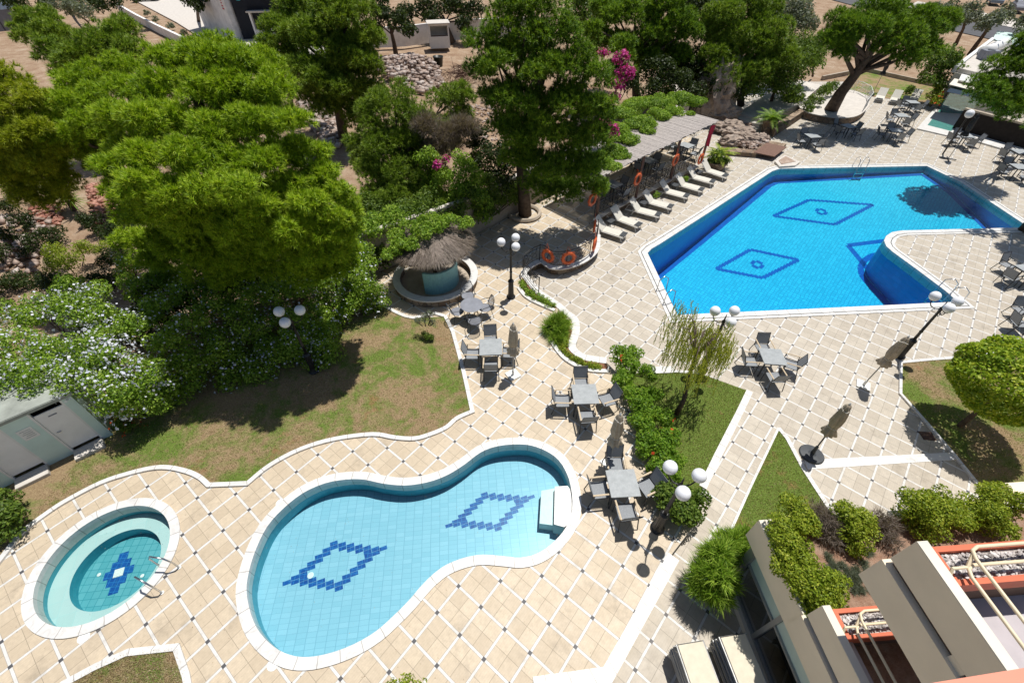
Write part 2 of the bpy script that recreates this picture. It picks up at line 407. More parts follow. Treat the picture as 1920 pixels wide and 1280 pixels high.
def sheet(outer, z, holes=(), slope=None):
    """flat polygon with holes as a bmesh-filled mesh"""
    bm = bmesh.new()
    for lp in [outer, *holes]:
        vs = [bm.verts.new((p[0], p[1], z if slope is None else slope(p[0], p[1]))) for p in lp]
        for i in range(len(vs)): bm.edges.new((vs[i], vs[(i + 1) % len(vs)]))
    bmesh.ops.triangle_fill(bm, use_beauty=True, edges=bm.edges[:], normal=(0, 0, 1))
    for f in bm.faces:
        if f.normal.z < 0: f.normal_flip()
    me = bpy.data.meshes.new('sheet'); bm.to_mesh(me); bm.free(); return me
def skirt(lp, z0, z1f, name, mat, parent=None, flip=False):
    m = MB(); n = len(lp)
    z1 = z1f if callable(z1f) else (lambda x, y: z1f)
    vs = [(p[0], p[1], z0) for p in lp] + [(p[0], p[1], z1(p[0], p[1])) for p in lp]
    fs = [(i, (i + 1) % n, n + (i + 1) % n, n + i) for i in range(n)]
    if flip: fs = [f[::-1] for f in fs]
    return m.add(vs, fs).build(name, mat, parent)
def smooth_loop(pts, k=4, closed=True):
    P = [Vector((p[0], p[1])) for p in pts]; n = len(P); out = []
    for i in range(n if closed else n - 1):
        g = (lambda j: P[j % n]) if closed else (lambda j: P[max(0, min(n - 1, j))])
        a, b, c, d = g(i - 1), g(i), g(i + 1), g(i + 2)
        for t in range(k):
            u = t / k
            out.append(.5 * ((2 * b) + (c - a) * u + (2 * a - 5 * b + 4 * c - d) * u * u + (3 * b - a - 3 * c + d) * u ** 3))
    if not closed: out.append(P[-1])
    return out
def area(l): return sum(l[i][0] * l[(i + 1) % len(l)][1] - l[(i + 1) % len(l)][0] * l[i][1] for i in range(len(l))) / 2
def offset(lp, d, closed=True):
    """offset outwards for a counter-clockwise loop"""
    P = [Vector((p[0], p[1])) for p in lp]; n = len(P); out = []
    for i in range(n):
        a = P[(i - 1) % n] if closed or i > 0 else P[i]; b = P[(i + 1) % n] if closed or i < n - 1 else P[i]
        e1 = (P[i] - a); e2 = (b - P[i])
        n1 = Vector((e1.y, -e1.x)).normalized() if e1.length > 1e-9 else None
        n2 = Vector((e2.y, -e2.x)).normalized() if e2.length > 1e-9 else None
        if n1 is None: n1 = n2
        if n2 is None: n2 = n1
        nn = (n1 + n2); nn.normalize()
        out.append(P[i] + nn * d / max(.5, nn.dot(n1)))
    return out
def along(me, pts, ix):
    """running length along a kerb, for the joints between its stones"""
    cum = [0.]
    for a, b in zip(pts[:-1], pts[1:]): cum.append(cum[-1] + math.hypot(b[0] - a[0], b[1] - a[1]))
    at_ = me.attributes.new('along', 'FLOAT', 'POINT'); at_.data.foreach_set('value', [cum[ix(i)] for i in range(len(me.vertices))])
def ring(inner, outer, z0, z1, name, mat, parent=None):
    """a kerb between two loops of equal length"""
    inner = [*inner, inner[0]]; outer = [*outer, outer[0]]; n = len(inner); vs = []; fs = []
    for lp, z in ((inner, z0), (inner, z1), (outer, z1), (outer, z0)): vs += [(p[0], p[1], z) for p in lp]
    for i in range(n - 1):
        j = i + 1
        for a in range(3): fs.append((a * n + i, a * n + j, (a + 1) * n + j, (a + 1) * n + i))
    m = MB().add(vs, fs); me_o = m.build(name, mat, parent)
    bm = bmesh.new(); bm.from_mesh(me_o.data); bmesh.ops.recalc_face_normals(bm, faces=bm.faces); bm.to_mesh(me_o.data); bm.free()
    along(me_o.data, outer, lambda i: i % n)
    return me_o
def band(pts, wid, z0, z1, name, mat, parent=None, side=0.):
    """open kerb along a polyline; side shifts it left(+)/right(-)"""
    a = offset(pts, -wid * (.5 + side), False); b = offset(pts, wid * (.5 - side), False)
    m = MB(); n = len(pts); vs = []
    for i in range(n): vs += [(a[i][0], a[i][1], z0), (a[i][0], a[i][1], z1), (b[i][0], b[i][1], z1), (b[i][0], b[i][1], z0)]
    fs = []
    for i in range(n - 1):
        for k in range(4): fs.append((i * 4 + k, (i + 1) * 4 + k, (i + 1) * 4 + (k + 1) % 4, i * 4 + (k + 1) % 4))
    fs += [(0, 1, 2, 3), tuple((n - 1) * 4 + k for k in (3, 2, 1, 0))]
    o = m.add(vs, fs).build(name, mat, parent)
    bm = bmesh.new(); bm.from_mesh(o.data); bmesh.ops.recalc_face_normals(bm, faces=bm.faces); bm.to_mesh(o.data); bm.free()
    along(o.data, pts, lambda i: i // 4)
    return o
def npmesh(name, V, idx, k, mat, parent=None):
    """V (n,3) floats, idx (m,k) ints"""
    me = bpy.data.meshes.new(name); V = np.ascontiguousarray(V, dtype=np.float32); idx = np.ascontiguousarray(idx, dtype=np.int32)
    me.vertices.add(len(V)); me.vertices.foreach_set('co', V.ravel())
    me.loops.add(idx.size); me.loops.foreach_set('vertex_index', idx.ravel())
    me.polygons.add(len(idx)); me.polygons.foreach_set('loop_start', np.arange(0, idx.size, k, dtype=np.int32))
    try: me.polygons.foreach_set('loop_total', np.full(len(idx), k, dtype=np.int32))
    except Exception: pass
    me.update(calc_edges=True); me.validate()
    return link(name, me, mat, parent)
# ------------------------------------------------------------------ foliage
def unit(a): return a / np.maximum(np.linalg.norm(a, axis=1, keepdims=True), 1e-9)
def sph(n): return unit(rng.normal(size=(n, 3)))
def clump_points(lobes, dens, sub=10, subr=.44, flat=.9, bottom=-.75):
    """points and outward normals on the small cushions that make up each lobe"""
    P = []; Nn = []
    for (c, r) in lobes:
        c = np.array(c)
        k = sub; d = sph(k * 3); d = d[d[:, 2] > bottom][:k]
        cs = c + d * r * .68 * np.array([1, 1, flat]); rs = r * subr * rng.uniform(.75, 1.25, len(cs))
        cs = np.vstack([cs, c[None]]); rs = np.append(rs, r * .62)
        for q, rr in zip(cs, rs):
            n = max(6, int(dens * 4 * math.pi * rr * rr)); dd = sph(int(n * 1.35)); dd = dd[dd[:, 2] > -.6][:n]
            sh = np.where(rng.random((len(dd), 1)) < .75, rng.uniform(.85, 1.08, (len(dd), 1)), rng.uniform(.4, .85, (len(dd), 1)))
            P.append(q + dd * rr * sh * np.array([1, 1, flat])); Nn.append(dd)
    return np.vstack(P), np.vstack(Nn)
def needles(name, lobes, mat, parent, dens=34, n=9, ln=.2, wd=.022, up=.35, spread=.62, **kw):
    kw.setdefault('flat', .74)
    P, D = clump_points(lobes, dens, **kw)
    T = len(P); ax = unit(D + np.array([0, 0, up]) + rng.normal(size=D.shape) * .35)
    A = np.repeat(ax, n, 0); B = np.repeat(P, n, 0)
    d = unit(A + rng.normal(size=A.shape) * spread)
    l = ln * rng.uniform(.6, 1.25, (len(d), 1)); sd = unit(np.cross(d, np.array([0, 0, 1.]) + rng.normal(size=d.shape) * .45)) * wd
    V = np.empty((len(d) * 3, 3)); V[0::3] = B - sd; V[1::3] = B + sd; V[2::3] = B + d * l
    return npmesh(name, V, np.arange(len(V)).reshape(-1, 3), 3, mat, parent)
def leaves(name, P, D, mat, parent, size=.09, aspect=.5, jit=.7, droop=0., per=1):
    if per > 1: P = np.repeat(P, per, 0) + rng.normal(size=(len(P) * per, 3)) * size * .8; D = np.repeat(D, per, 0)
    nrm = unit(D + rng.normal(size=D.shape) * jit + np.array([0, 0, .45]))
    t = unit(np.cross(nrm, rng.normal(size=nrm.shape)) + np.array([0, 0, -droop])); b = unit(np.cross(nrm, t))
    s = size * rng.uniform(.6, 1.35, (len(P), 1))
    V = np.empty((len(P) * 4, 3)); V[0::4] = P - t * s * .5; V[1::4] = P + b * s * aspect * .5; V[2::4] = P + t * s * .5; V[3::4] = P - b * s * aspect * .5
    return npmesh(name, V, np.arange(len(V)).reshape(-1, 4), 4, mat, parent)
def broad(name, lobes, mat, parent, dens=120, size=.1, aspect=.5, jit=.7, droop=0., per=1, **kw):
    P, D = clump_points(lobes, dens, **kw); return leaves(name, P, D, mat, parent, size, aspect, jit, droop, per)
def lob(lst):
    """(px,py,Y,rpx) -> world sphere"""
    out = []
    for px, py, Y, r in lst:
        p = atY(px, py, Y); out.append((tuple(p), r * depth(p) / F))
    return out
def trunk(base, lobes, r0, parent, bend=.35, mat='bark', via=None, name='trunk'):
    m = MB(); top = Vector(np.mean([l[0] for l in lobes], axis=0)); base = Vector(base)
    mid = base.lerp(top, .5) if via == 'straight' else via if via is not None else base.lerp(top, .5) + Vector((random.uniform(-bend, bend), random.uniform(-bend, bend), .3))
    pts = [base + Vector((0, 0, -.15)), base.lerp(mid, .5) + Vector((random.uniform(-.1, .1), random.uniform(-.1, .1), 0)), mid, top]
    m.tube(pts, [r0 * 1.25, r0, r0 * .8, r0 * .4], 10)
    for c, r in lobes:
        c = Vector(c); s0 = mid.lerp(top, random.uniform(0, .5)); k = s0.lerp(c, .55) + Vector((random.uniform(-.3, .3), random.uniform(-.3, .3), random.uniform(-.1, .35)))
        m.tube([s0, k, c + Vector((0, 0, r * .3))], [r0 * .42, r0 * .26, r0 * .08], 6)
    return m.build(name, mat, parent, True)
def pine(name, label, base, lst, mat='pine', r0=.2, ln=.21, dens=34, group='pine trees around the garden', n=9, via=None, wd=.022, world=False, under=True, **kw):
    dens, n, ln, wd = dens * .56, int(n * 2.3), ln * .9, wd * .7
    lobes = lst if world else lob(lst)
    if under and len(lobes) > 8: lobes = [(c, r * .84) for c, r in lobes] + [((c[0] + random.uniform(-.2, .2), c[1] + .25, c[2] - 1.25 * r), r * .8) for c, r in lobes]
    t = thing(name, label, 'tree', (0, 0, 0), 0, group)
    trunk(base, lobes[:12], r0, t, via=via)
    needles('crown', lobes, 'leaf_' + mat, t, dens, n, ln, wd, **kw)
    # bring the empty to the tree's foot
    t.location = base
    for c in t.children: c.matrix_parent_inverse = Matrix.Translation(-Vector(base))
    return t
def settle(t, base):
    t.location = base
    for c in t.children: c.matrix_parent_inverse = Matrix.Translation(-Vector(base))
def shrub(name, label, lobes, mat='broad', cat='shrub', dens=150, size=.09, group=None, stem=True, needle=False, flowers=None, **kw):
    base = Vector(lobes[0][0]); base.z = min(l[0][2] - l[1] for l in lobes)
    t = thing(name, label, cat, (0, 0, 0), 0, group)
    if needle: needles('foliage', lobes, 'leaf_' + mat, t, dens, **kw)
    else: broad('foliage', lobes, 'leaf_' + mat, t, dens, size, **kw)
    if stem:
        m = MB()
        for c, r in lobes:
            for k in range(3):
                q = Vector(c) + Vector((random.uniform(-.5, .5) * r, random.uniform(-.5, .5) * r, random.uniform(0, .5) * r))
                m.tube([(c[0] * .5 + base.x * .5, c[1] * .5 + base.y * .5, base.z), (c[0], c[1], (base.z + c[2]) / 2), q], [.025, .02, .008], 5)
        m.build('stem', 'bark', t)
    if flowers:
        fm, fn, fs = flowers
        P, D = clump_points(lobes, max(fn, 1))
        if fn < 1: sel = rng.choice(len(P), min(len(P), max(3, int(fn * 100))), replace=False); P, D = P[sel], D[sel]
        if len(P) <= 40:
            for i in range(len(P)): leaves('flower', P[i:i + 1] + D[i:i + 1] * .05, D[i:i + 1], fm, t, fs, .9, .6, 0, 3)
        else: leaves('flower', P + D * .03, D, fm, t, fs, .9, .6)
    settle(t, base); return t
# ================================================================== SETTING
z3 = lambda pts, ox, oy, s: [(ox + x / s, oy + y / s) for x, y in pts]
A_EDGE = [(1000, 1276), (1135, 1257), (1258, 1040), (1300, 985), (1262, 900), (1205, 780), (1158, 700), (1137, 679), (1097, 673), (1080, 664),
          (1069, 649), (1077, 622), (1075, 600), (1060, 588), (1045, 574), (1020, 557), (1005, 547), (988, 526), (980, 511), (996, 496), (1016, 488.5),
          (1034, 500), (1055, 500.5), (1080, 494), (1102, 482), (1116, 466), (1118, 440), (1117.5, 409), (1181, 376), (1306, 312)]
A_edge = poly(A_EDGE, 0)
BACK = [(-21, 3.6), (-13.6, 10.3), (-7.3, 16.1), (-2.2, 19.9), (.6, 22.9), (9.3, 31.5), (13.2, 34.6)]
site_hole = [(-21, -4), (48, -4), (48, 49), (15.5, 49), (13.2, 34.6), *BACK[::-1][1:]]
ter = sheet([(-420, -200), (420, -200), (420, 900), (-420, 900)], 0, [site_hole], slope=lambda x, y: (-1.2 if abs(x) > 300 or y > 500 or y < -100 else (-.03 if x < 14 else L - .03)))
terrain = tag(link('terrain', ter, 'earth'), kind='structure')
# ---- kidney pool, spa and big pool outlines
KID = z3([(62, 820), (75, 720), (110, 610), (165, 500), (240, 415), (340, 335), (450, 285), (560, 265), (650, 266), (740, 285), (850, 295), (960, 280), (1060, 245), (1150, 190),
          (1230, 130), (1310, 100), (1400, 90), (1480, 95), (1560, 125), (1620, 170), (1662, 240), (1684, 320), (1688, 400), (1672, 468), (1640, 527), (1580, 590), (1510, 635), (1430, 655),
          (1350, 648), (1240, 640), (1150, 655), (1060, 690), (990, 740), (930, 800), (870, 870), (800, 940), (710, 1020), (600, 1085), (480, 1130), (370, 1150), (280, 1140), (200, 1100), (130, 1030), (85, 940)], 440, 800, 1813 / 680)
kid = smooth_loop(poly(KID, 0), 3)
if area(kid) < 0: kid = kid[::-1]
kid_out = offset(kid, .25)
SPA_C = (-10.6, 4.28)
def circle(c, r, n=72): return [Vector((c[0] + r * math.cos(2 * math.pi * k / n), c[1] + r * math.sin(2 * math.pi * k / n))) for k in range(n)]
BIG = [(1214, 475), (1222, 466.5), (1237, 458), (1330, 398.5), (1438, 328), (1448, 321.5), (1462, 317), (1600, 314.5), (1737, 312), (1800, 342), (1924, 424), (1924, 427), (1690, 433), (1672, 436), (1661, 443), (1657, 452), (1661, 462),
       (1672, 472), (1720, 507), (1772, 546), (1795, 566.5), (1530, 579), (1270, 591), (1245, 540)]
big = [v.to_2d() for v in poly(BIG, L)]
if area(big) < 0: big = big[::-1]
big_out = offset(big, .46)
# ---- terraces
a_out = [v.to_2d() for v in A_edge] + [Vector(BACK[-1])] + [Vector(p) for p in BACK[:-1][::-1]] + [Vector((-21, -4)), Vector((.5, -4))]
up = tag(link('upper_terrace', sheet(a_out, 0, [kid_out, circle(SPA_C, 1.72)]), 'paving_a'), kind='structure')
l_out = [v.to_2d() for v in A_edge] + [Vector(BACK[-1]), Vector((15.5, 49)), Vector((48, 49)), Vector((48, -4)), Vector((.5, -4))]
low = tag(link('pool_deck', sheet(l_out, L, [big_out]), 'paving_l'), kind='structure')
# retaining wall under the edge of the upper terrace, with its pale coping
rw = thing('retaining_wall', 'curving stone retaining wall with pale coping between the two paved terraces', 'wall', (0, 0, 0))
ed = [v.to_2d() for v in A_edge]
ed2 = smooth_loop(ed[7:27], 3, False)
band([Vector((.5, -4)), *ed[:8]], .12, L - .1, -.012, 'stone_face', 'concrete', rw, .45)
band(ed2, .14, L - .1, -.012, 'stone_face', 'stone', rw, .45)
band([ed[26], ed[27], ed[28], ed[29], Vector(BACK[-1])], .14, L - .1, -.012, 'stone_face', 'stone', rw, .45)
band(ed2, .30, -.01, .035, 'coping', 'marble', rw, -.2)
band([ed[26], ed[27], ed[28], ed[29]], .22, -.01, .05, 'coping', 'concrete', rw, -.2)
band(ed[:3], .30, -.008, .03, 'coping', 'marble', rw, -.25)
for cp in ([(972, 540), (985, 556), (1005, 568), (1040, 583)], [(1033, 638), (1044, 656), (1059, 673), (1082, 687), (1107, 695), (1140, 697)]):
    tag(band(smooth_loop([p.to_2d() for p in poly(cp, 0)], 4, False), .16, -.01, .07, 'kerb', 'marble'), kind='structure')
tag(link('planting_bed', sheet([p.to_2d() for p in poly([(972, 540), (985, 556), (1005, 568), (1040, 583), (1046, 572), (1021, 555), (1006, 545), (989, 524), (980, 520)], 0)], .012), 'soil'), kind='structure')
tag(link('planting_bed', sheet([p.to_2d() for p in poly([(1033, 638), (1044, 656), (1059, 673), (1082, 687), (1107, 695), (1140, 697), (1138, 681), (1098, 675), (1080, 666), (1067, 648), (1073, 622), (1058, 592), (1030, 605)], 0)], .012), 'soil'), kind='structure')
# ---- lawns
def lawn(name, pts, z, mat, kind='structure'):
    return tag(link(name, sheet([p.to_2d() for p in pts], z), mat), kind=kind)
LAWN = [(-60, 1120), (0, 1053), (42, 1000), (91, 962), (130, 937), (190, 906), (237, 890), (282, 879), (315, 877), (350, 884), (375, 895), (392, 910), (465, 907), (507, 873), (564, 843), (627, 824),
        (699, 815), (740, 821), (777, 823), (807, 815), (837, 802), (857, 785), (886, 772), (870, 700), (835, 594), (775, 597), (740, 585), (712, 568)]
lw = poly(LAWN, 0)
lawn_left = lawn('lawn', lw + [Vector((-6.2, 16.2, 0)), Vector((-13.3, 10.2, 0)), Vector((-20, 4.2, 0)), Vector((-20, 2, 0))], .022, 'lawn_dry')
kb = smooth_loop([p.to_2d() for p in lw[:12]], 4, False) + smooth_loop([p.to_2d() for p in lw[12:23]], 4, False) + smooth_loop([p.to_2d() for p in lw[23:]], 3, False)
tag(band(kb, .14, -.01, .06, 'kerb', 'marble'), kind='structure')
bed = poly([(60, 1330), (119, 1283), (180, 1250), (240, 1223), (332, 1213), (350, 1265), (362, 1330)], 0)
lawn('lawn', bed, .022, 'lawn_dry')
tag(band([p.to_2d() for p in bed], .15, -.01, .05, 'kerb', 'marble'), kind='structure')
mid = poly([(1212, 699), (1250, 696), (1310, 700), (1405, 734), (1388, 770), (1345, 855), (1317, 914), (1300, 975), (1262, 900), (1205, 780), (1165, 705)], L)
lawn('lawn', mid, L + .02, 'lawn_green')
tag(band([p.to_2d() for p in mid[:3]], .12, L - .01, L + .05, 'kerb', 'marble'), kind='structure')
tag(band([p.to_2d() for p in mid[3:7]], .22, L - .01, L + .05, 'kerb', 'marble'), kind='structure')
tri = poly([(1459, 803), (1475, 822), (1505, 878), (1557, 958), (1600, 1000), (1440, 1100), (1330, 1085), (1367, 1000), (1410, 905)], L)
lawn('lawn', tri, L + .02, 'lawn_green')
tag(band([tri[i].to_2d() for i in (6, 7, 8, 0)], .07, L - .01, L + .05, 'kerb', 'marble'), kind='structure')
tag(band([tri[i].to_2d() for i in (0, 1, 2, 3)], .13, L - .01, L + .045, 'kerb', 'marble'), kind='structure')
rgt = poly([(1837, 915), (1785, 851), (1738, 796), (1687, 739), (1688, 680), (1740, 675), (1830, 668), (1925, 655), (2080, 640), (2080, 960), (1950, 960)], L)
lawn('lawn', rgt, L + .02, 'lawn_dry')
tag(band([p.to_2d() for p in rgt[:5]], .09, L - .01, L + .07, 'kerb', 'marble'), kind='structure')
tag(band([p.to_2d() for p in rgt[4:9]], .12, L - .01, L + .05, 'kerb', 'marble'), kind='structure')
stp = poly([(1508, 862), (1785, 848), (1790, 862), (1514, 880)], L)
tag(MB().prism([p.to_2d() for p in stp], L - .02, L + .012).build('step', 'marble'), kind='structure')
tag(MB().prism([p.to_2d() for p in poly([(1213, 690), (1258, 688), (1262, 700), (1215, 702)], L)], L - .02, L + .06).build('step', 'marble'), kind='structure')
# ---- pools
KD = -.68
kp = thing('swimming_pool', 'kidney shaped shallow pool with pale floor and two blue tile diamonds', 'swimming pool', (-3, 6, 0))
def inpool(o, t):
    o.matrix_parent_inverse = Matrix.Translation(-Vector(t.location)); return o
def add(o, t): o.parent = t; return inpool(o, t)
add(ring(kid, kid_out, -.3, .035, 'coping', 'marble'), kp)
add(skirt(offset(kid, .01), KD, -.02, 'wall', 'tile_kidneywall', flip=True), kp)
add(link('floor', sheet(offset(kid, .02), KD), 'tile_kidney'), kp)
add(link('water', sheet(offset(kid, .005), -.11), 'water_kidney'), kp)
def diamond(cpx, u_px, v_px, z, nu, tile, name, mat, t, gap=.008, center=True):
    """ring of oblong tiles stepping round a lozenge; u: long half axis tip, v: short half axis tip"""
    c = at(*cpx, z); U = (at(*u_px, z) - c); V = (at(*v_px, z) - c); m = MB()
    ex = U.normalized(); ey = Vector((-ex.y, ex.x, 0))
    tile = (U.length / nu * .97, abs(V.dot(ey)) / nu * .95)
    for a, b in ((U, V), (V, -U), (-U, -V), (-V, U)):
        for k in range(nu):
            for h in (-.5, .5):
                p = c + a.lerp(b, k / nu) + ey * h * (tile[1] + gap)
                mt = Matrix.Translation(p) @ Matrix.Rotation(math.atan2(ex.y, ex.x), 4, 'Z')
                m.box(-tile[0] / 2, tile[0] / 2, -tile[1] / 2, tile[1] / 2, 0, .004, mt)
    for s in (-1, 1):
        p = c + U * s * (1 + 1 / nu)
        m.box(-tile[0] / 2, tile[0] / 2, -tile[1] / 2, tile[1] / 2, 0, .0045, Matrix.Translation(p) @ Matrix.Rotation(math.atan2(ex.y, ex.x), 4, 'Z'))
    return add(m.build(name, mat), t)
k3 = lambda x, y: (440 + x / (1813 / 680), 800 + y / (1813 / 680))
diamond(k3(508, 690), k3(705, 620), k3(520, 795), KD, 5, (.21, .105), 'diamond', 'tile_navy', kp)
diamond(k3(1282, 420), k3(1450, 362), k3(1315, 500), KD, 5, (.21, .105), 'diamond', 'tile_navy', kp)
q = at(*k3(380, 742), KD)
add(MB().lathe([(.075, 0), (.085, .01), (.05, .02), (.02, .016)], 14, (q.x, q.y, KD + .005)).build('drain', 'white_plastic'), kp)
# white steps in the far corner
sp_ = lambda pts, z: [p.to_2d() for p in poly([k3(*p) for p in pts], z)]
add(MB().prism(sp_([(1533, 318), (1600, 306), (1597, 492), (1524, 482)], -.30), KD, -.30).build('step', 'white_plastic'), kp)
add(MB().prism(sp_([(1601, 298), (1664, 294), (1690, 330), (1684, 470), (1648, 500), (1597, 486)], -.08), KD, -.08).build('step', 'white_plastic'), kp)
# spa
sp = thing('spa_pool', 'round spa pool with tiled ledge and blue cross around its drain', 'spa pool', (*SPA_C, 0))
c0 = circle(SPA_C, 1.49)
add(ring(c0, circle(SPA_C, 1.725), -.3, .04, 'coping', 'marble'), sp)
add(skirt(circle(SPA_C, 1.495), -.46, -.02, 'wall', 'tile_kidneywall', flip=True), sp)
add(link('ledge', sheet(circle(SPA_C, 1.5), -.46, [circle(SPA_C, 1.04)]), 'tile_spaled'), sp)
add(skirt(circle(SPA_C, 1.04), -.80, -.46, 'inner_wall', 'tile_kidneywall', flip=True), sp)
add(link('floor', sheet(circle(SPA_C, 1.05), -.80), 'tile_spa'), sp)
add(link('water', sheet(circle(SPA_C, 1.492), -.10), 'water_spa'), sp)
m = MB(); q = at(223, 1073, -.8); av = (at(237, 1034, -.8) - at(215, 1113, -.8)) / 5; ah = (at(252, 1063, -.8) - at(196, 1080, -.8)) / 3
mt = Matrix(((ah.x / .195, av.x / .195, 0, q.x), (ah.y / .195, av.y / .195, 0, q.y), (0, 0, 1, -.8), (0, 0, 0, 1)))
for ix, iy in ((-.5, 1), (.5, 1), (-.5, -1), (.5, -1), (1, 0), (-1, 0), (0, 2), (0, -2)):
    m.box(ix * .195 - .095, ix * .195 + .095, iy * .195 - .095, iy * .195 + .095, 0, .005, mt)
add(m.build('cross', 'tile_navy'), sp)
m = MB(); m.box(-.095, .095, -.095, .095, 0, .012, mt)
for k in range(5): m.box(-.085, .085, -.08 + k * .036, -.062 + k * .036, .012, .022, mt)
add(m.build('drain', 'white_plastic'), sp)
for jx, jy in ((186, 1077), (267, 1079), (123, 1032), (78, 1104)):
    q = at(jx, jy, -.8 if jx > 150 else -.3)
    add(MB().lathe([(.045, 0), (.05, .012), (.03, .02), (.012, .016)], 12, (q.x, q.y, q.z)).build('jet', 'white_plastic'), sp)
# big pool
def slope(x, y): return L - (.92 - .0342 * (x - 16.6) - .117 * (y - 28.3)) + 0.
bp = thing('swimming_pool', 'large angular blue pool with long white coping and diamond outlines on its floor', 'swimming pool', (18, 22, L))
add(ring(big, big_out, L - .4, L + .03, 'coping', 'marble'), bp)
add(band(offset(big, .30) + [offset(big, .30)[0]], .035, L + .02, L + .034, 'drain_line', 'charcoal'), bp)
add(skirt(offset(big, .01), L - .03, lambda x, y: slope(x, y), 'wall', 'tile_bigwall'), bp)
add(link('floor', sheet(offset(big, .02), 0, slope=slope), 'tile_big'), bp)
add(MB().prism([(p.x, p.y) for p in offset(big, .06)], L - 4.2, L - .10).build('water', 'water_big'), bp)
def onfloor(px, py):
    d = ray(px, py); o = Vector((0, 0, H)); t0 = 5.
    for _ in range(40):
        p = o + d * t0 / 1000; e = p.z - slope(p.x, p.y); t0 += e / (-d.z) * 1000 * .9
    return o + d * t0 / 1000
def floorstrip(pts, wid, name, mat, t, step=0.):
    """strip (or stepped chain of tiles) lying 4 mm over the sloping floor"""
    m = MB()
    for a, b in zip(pts[:-1], pts[1:]):
        d = Vector((b[0] - a[0], b[1] - a[1])); ln = d.length; d.normalize(); nn = Vector((-d.y, d.x))
        if step:
            k = max(1, round(ln / step)); ang = R(-41.5); ex = Vector((math.cos(ang), math.sin(ang))); ey = Vector((-ex.y, ex.x))
            for i in range(k):
                c = Vector((a[0], a[1])) + d * ln * (i + .5) / k
                q = [c + ex * sx * wid / 2 + ey * sy * wid / 2 for sx, sy in ((-1, -1), (1, -1), (1, 1), (-1, 1))]
                m.add([(p.x, p.y, slope(p.x, p.y) + .006 + .0008 * (i % 3)) for p in q], [(0, 1, 2, 3)])
        else:
            k = 8; qs = []
            for i in range(k + 1):
                c = Vector((a[0], a[1])) + d * ln * i / k
                for s in (-.5, .5): p = c + nn * s * wid; qs.append((p.x, p.y, slope(p.x, p.y) + .005))
            m.add(qs, [(2 * i, 2 * i + 2, 2 * i + 3, 2 * i + 1) for i in range(k)])
    return add(m.build(name, mat), t)
for D in ([(1450, 405), (1517, 375), (1637, 384), (1565, 421)], [(1343, 504), (1407, 468), (1497, 487), (1430, 521)]):
    P = [onfloor(*d) for d in D]; floorstrip(P + [P[0]], .23, 'diamond', 'tile_dark', bp, .23)
for cx, cy in ((1540, 397), (1420, 496)):
    c = onfloor(cx, cy); w_ = [c + Vector((math.cos(R(45 + 90 * k)), math.sin(R(45 + 90 * k)), 0)) * .33 for k in range(4)]
    floorstrip(w_ + [w_[0]], .2, 'diamond', 'tile_dark', bp, .2)
P = [onfloor(*p) for p in ((1662, 451), (1590, 460), (1640, 520), (1665, 560))]
floorstrip(P, .3, 'lane_line', 'tile_dark', bp)
inn = offset(big, -.22); floorstrip(inn[:] + [inn[0]], .32, 'border_line', 'tile_dark', bp)
# ---- road, far pavement and yard surfaces
def strip(name, px, z, mat, h=.03):
    return tag(MB().prism([p.to_2d() for p in poly(px, z)], z - .05, z + h).build(name, mat), kind='structure')
strip('road', [(1560, 0), (1740, 48), (1850, 72), (2100, 130), (2250, 96), (1980, 45), (1750, 20), (1600, -30)], L, 'asphalt')
strip('pavement', [(1700, 15), (1850, 44), (2000, 74), (2040, 60), (1880, 32), (1720, 4)], L, 'concrete', .1)
strip('path', [(250, 0), (300, -25), (380, 10), (440, 80), (520, 95), (640, 78), (640, 100), (520, 108), (430, 84), (330, 42)], -.03, 'concrete', .04)
strip('path', [(205, -30), (330, 42), (440, 110), (520, 100), (400, 20), (330, -30)], -.03, 'concrete', .035)
# ================================================================== FURNITURE
def rotz(a): return Matrix.Rotation(a, 4, 'Z')
def make_chair(arm_mat, sling, frame, label):
    t = thing('armchair', label, 'chair')
    for sx in (-1, 1):
        MB().tube([(sx * .27, .25, 0), (sx * .27, .23, .62)], .016, 6).build('leg', frame, t)
        MB().tube([(sx * .27, -.33, 0), (sx * .26, -.22, .42), (sx * .26, -.2, .62)], .016, 6).build('leg', frame, t)
        MB().box(sx * .27 - .025, sx * .27 + .025, -.27, .29, .622, .648, bev=.008).build('armrest', arm_mat, t)
    m = MB(); m.tube([(-.26, .24, .42), (.26, .24, .42), (.26, -.22, .40), (-.26, -.22, .40)], .014, 6, True)
    m.tube([(-.25, -.2, .4), (-.24, -.36, .9), (.24, -.36, .9), (.25, -.2, .4)], .015, 6)
    m.build('frame', frame, t)
    vs = []; fs = []
    for i in range(5):
        y = .23 - i * .11; z = .425 - .018 * math.sin(math.pi * i / 4) - .005 * i
        vs += [(-.245, y, z), (.245, y, z), (.245, y, z - .008), (-.245, y, z - .008)]
    for i in range(4):
        for k in range(4): fs.append((i * 4 + k, i * 4 + (k + 1) % 4, i * 4 + 4 + (k + 1) % 4, i * 4 + 4 + k))
    fs += [(0, 3, 2, 1), (16, 17, 18, 19)]
    MB().add(vs, fs).build('seat', sling, t)
    m = MB(); m.box(-.235, .235, -.006, .006, 0, .46); b = m.build('backrest', sling, t)
    b.location = (0, -.215, .445); b.rotation_euler = (R(17.5), 0, 0)
    return t
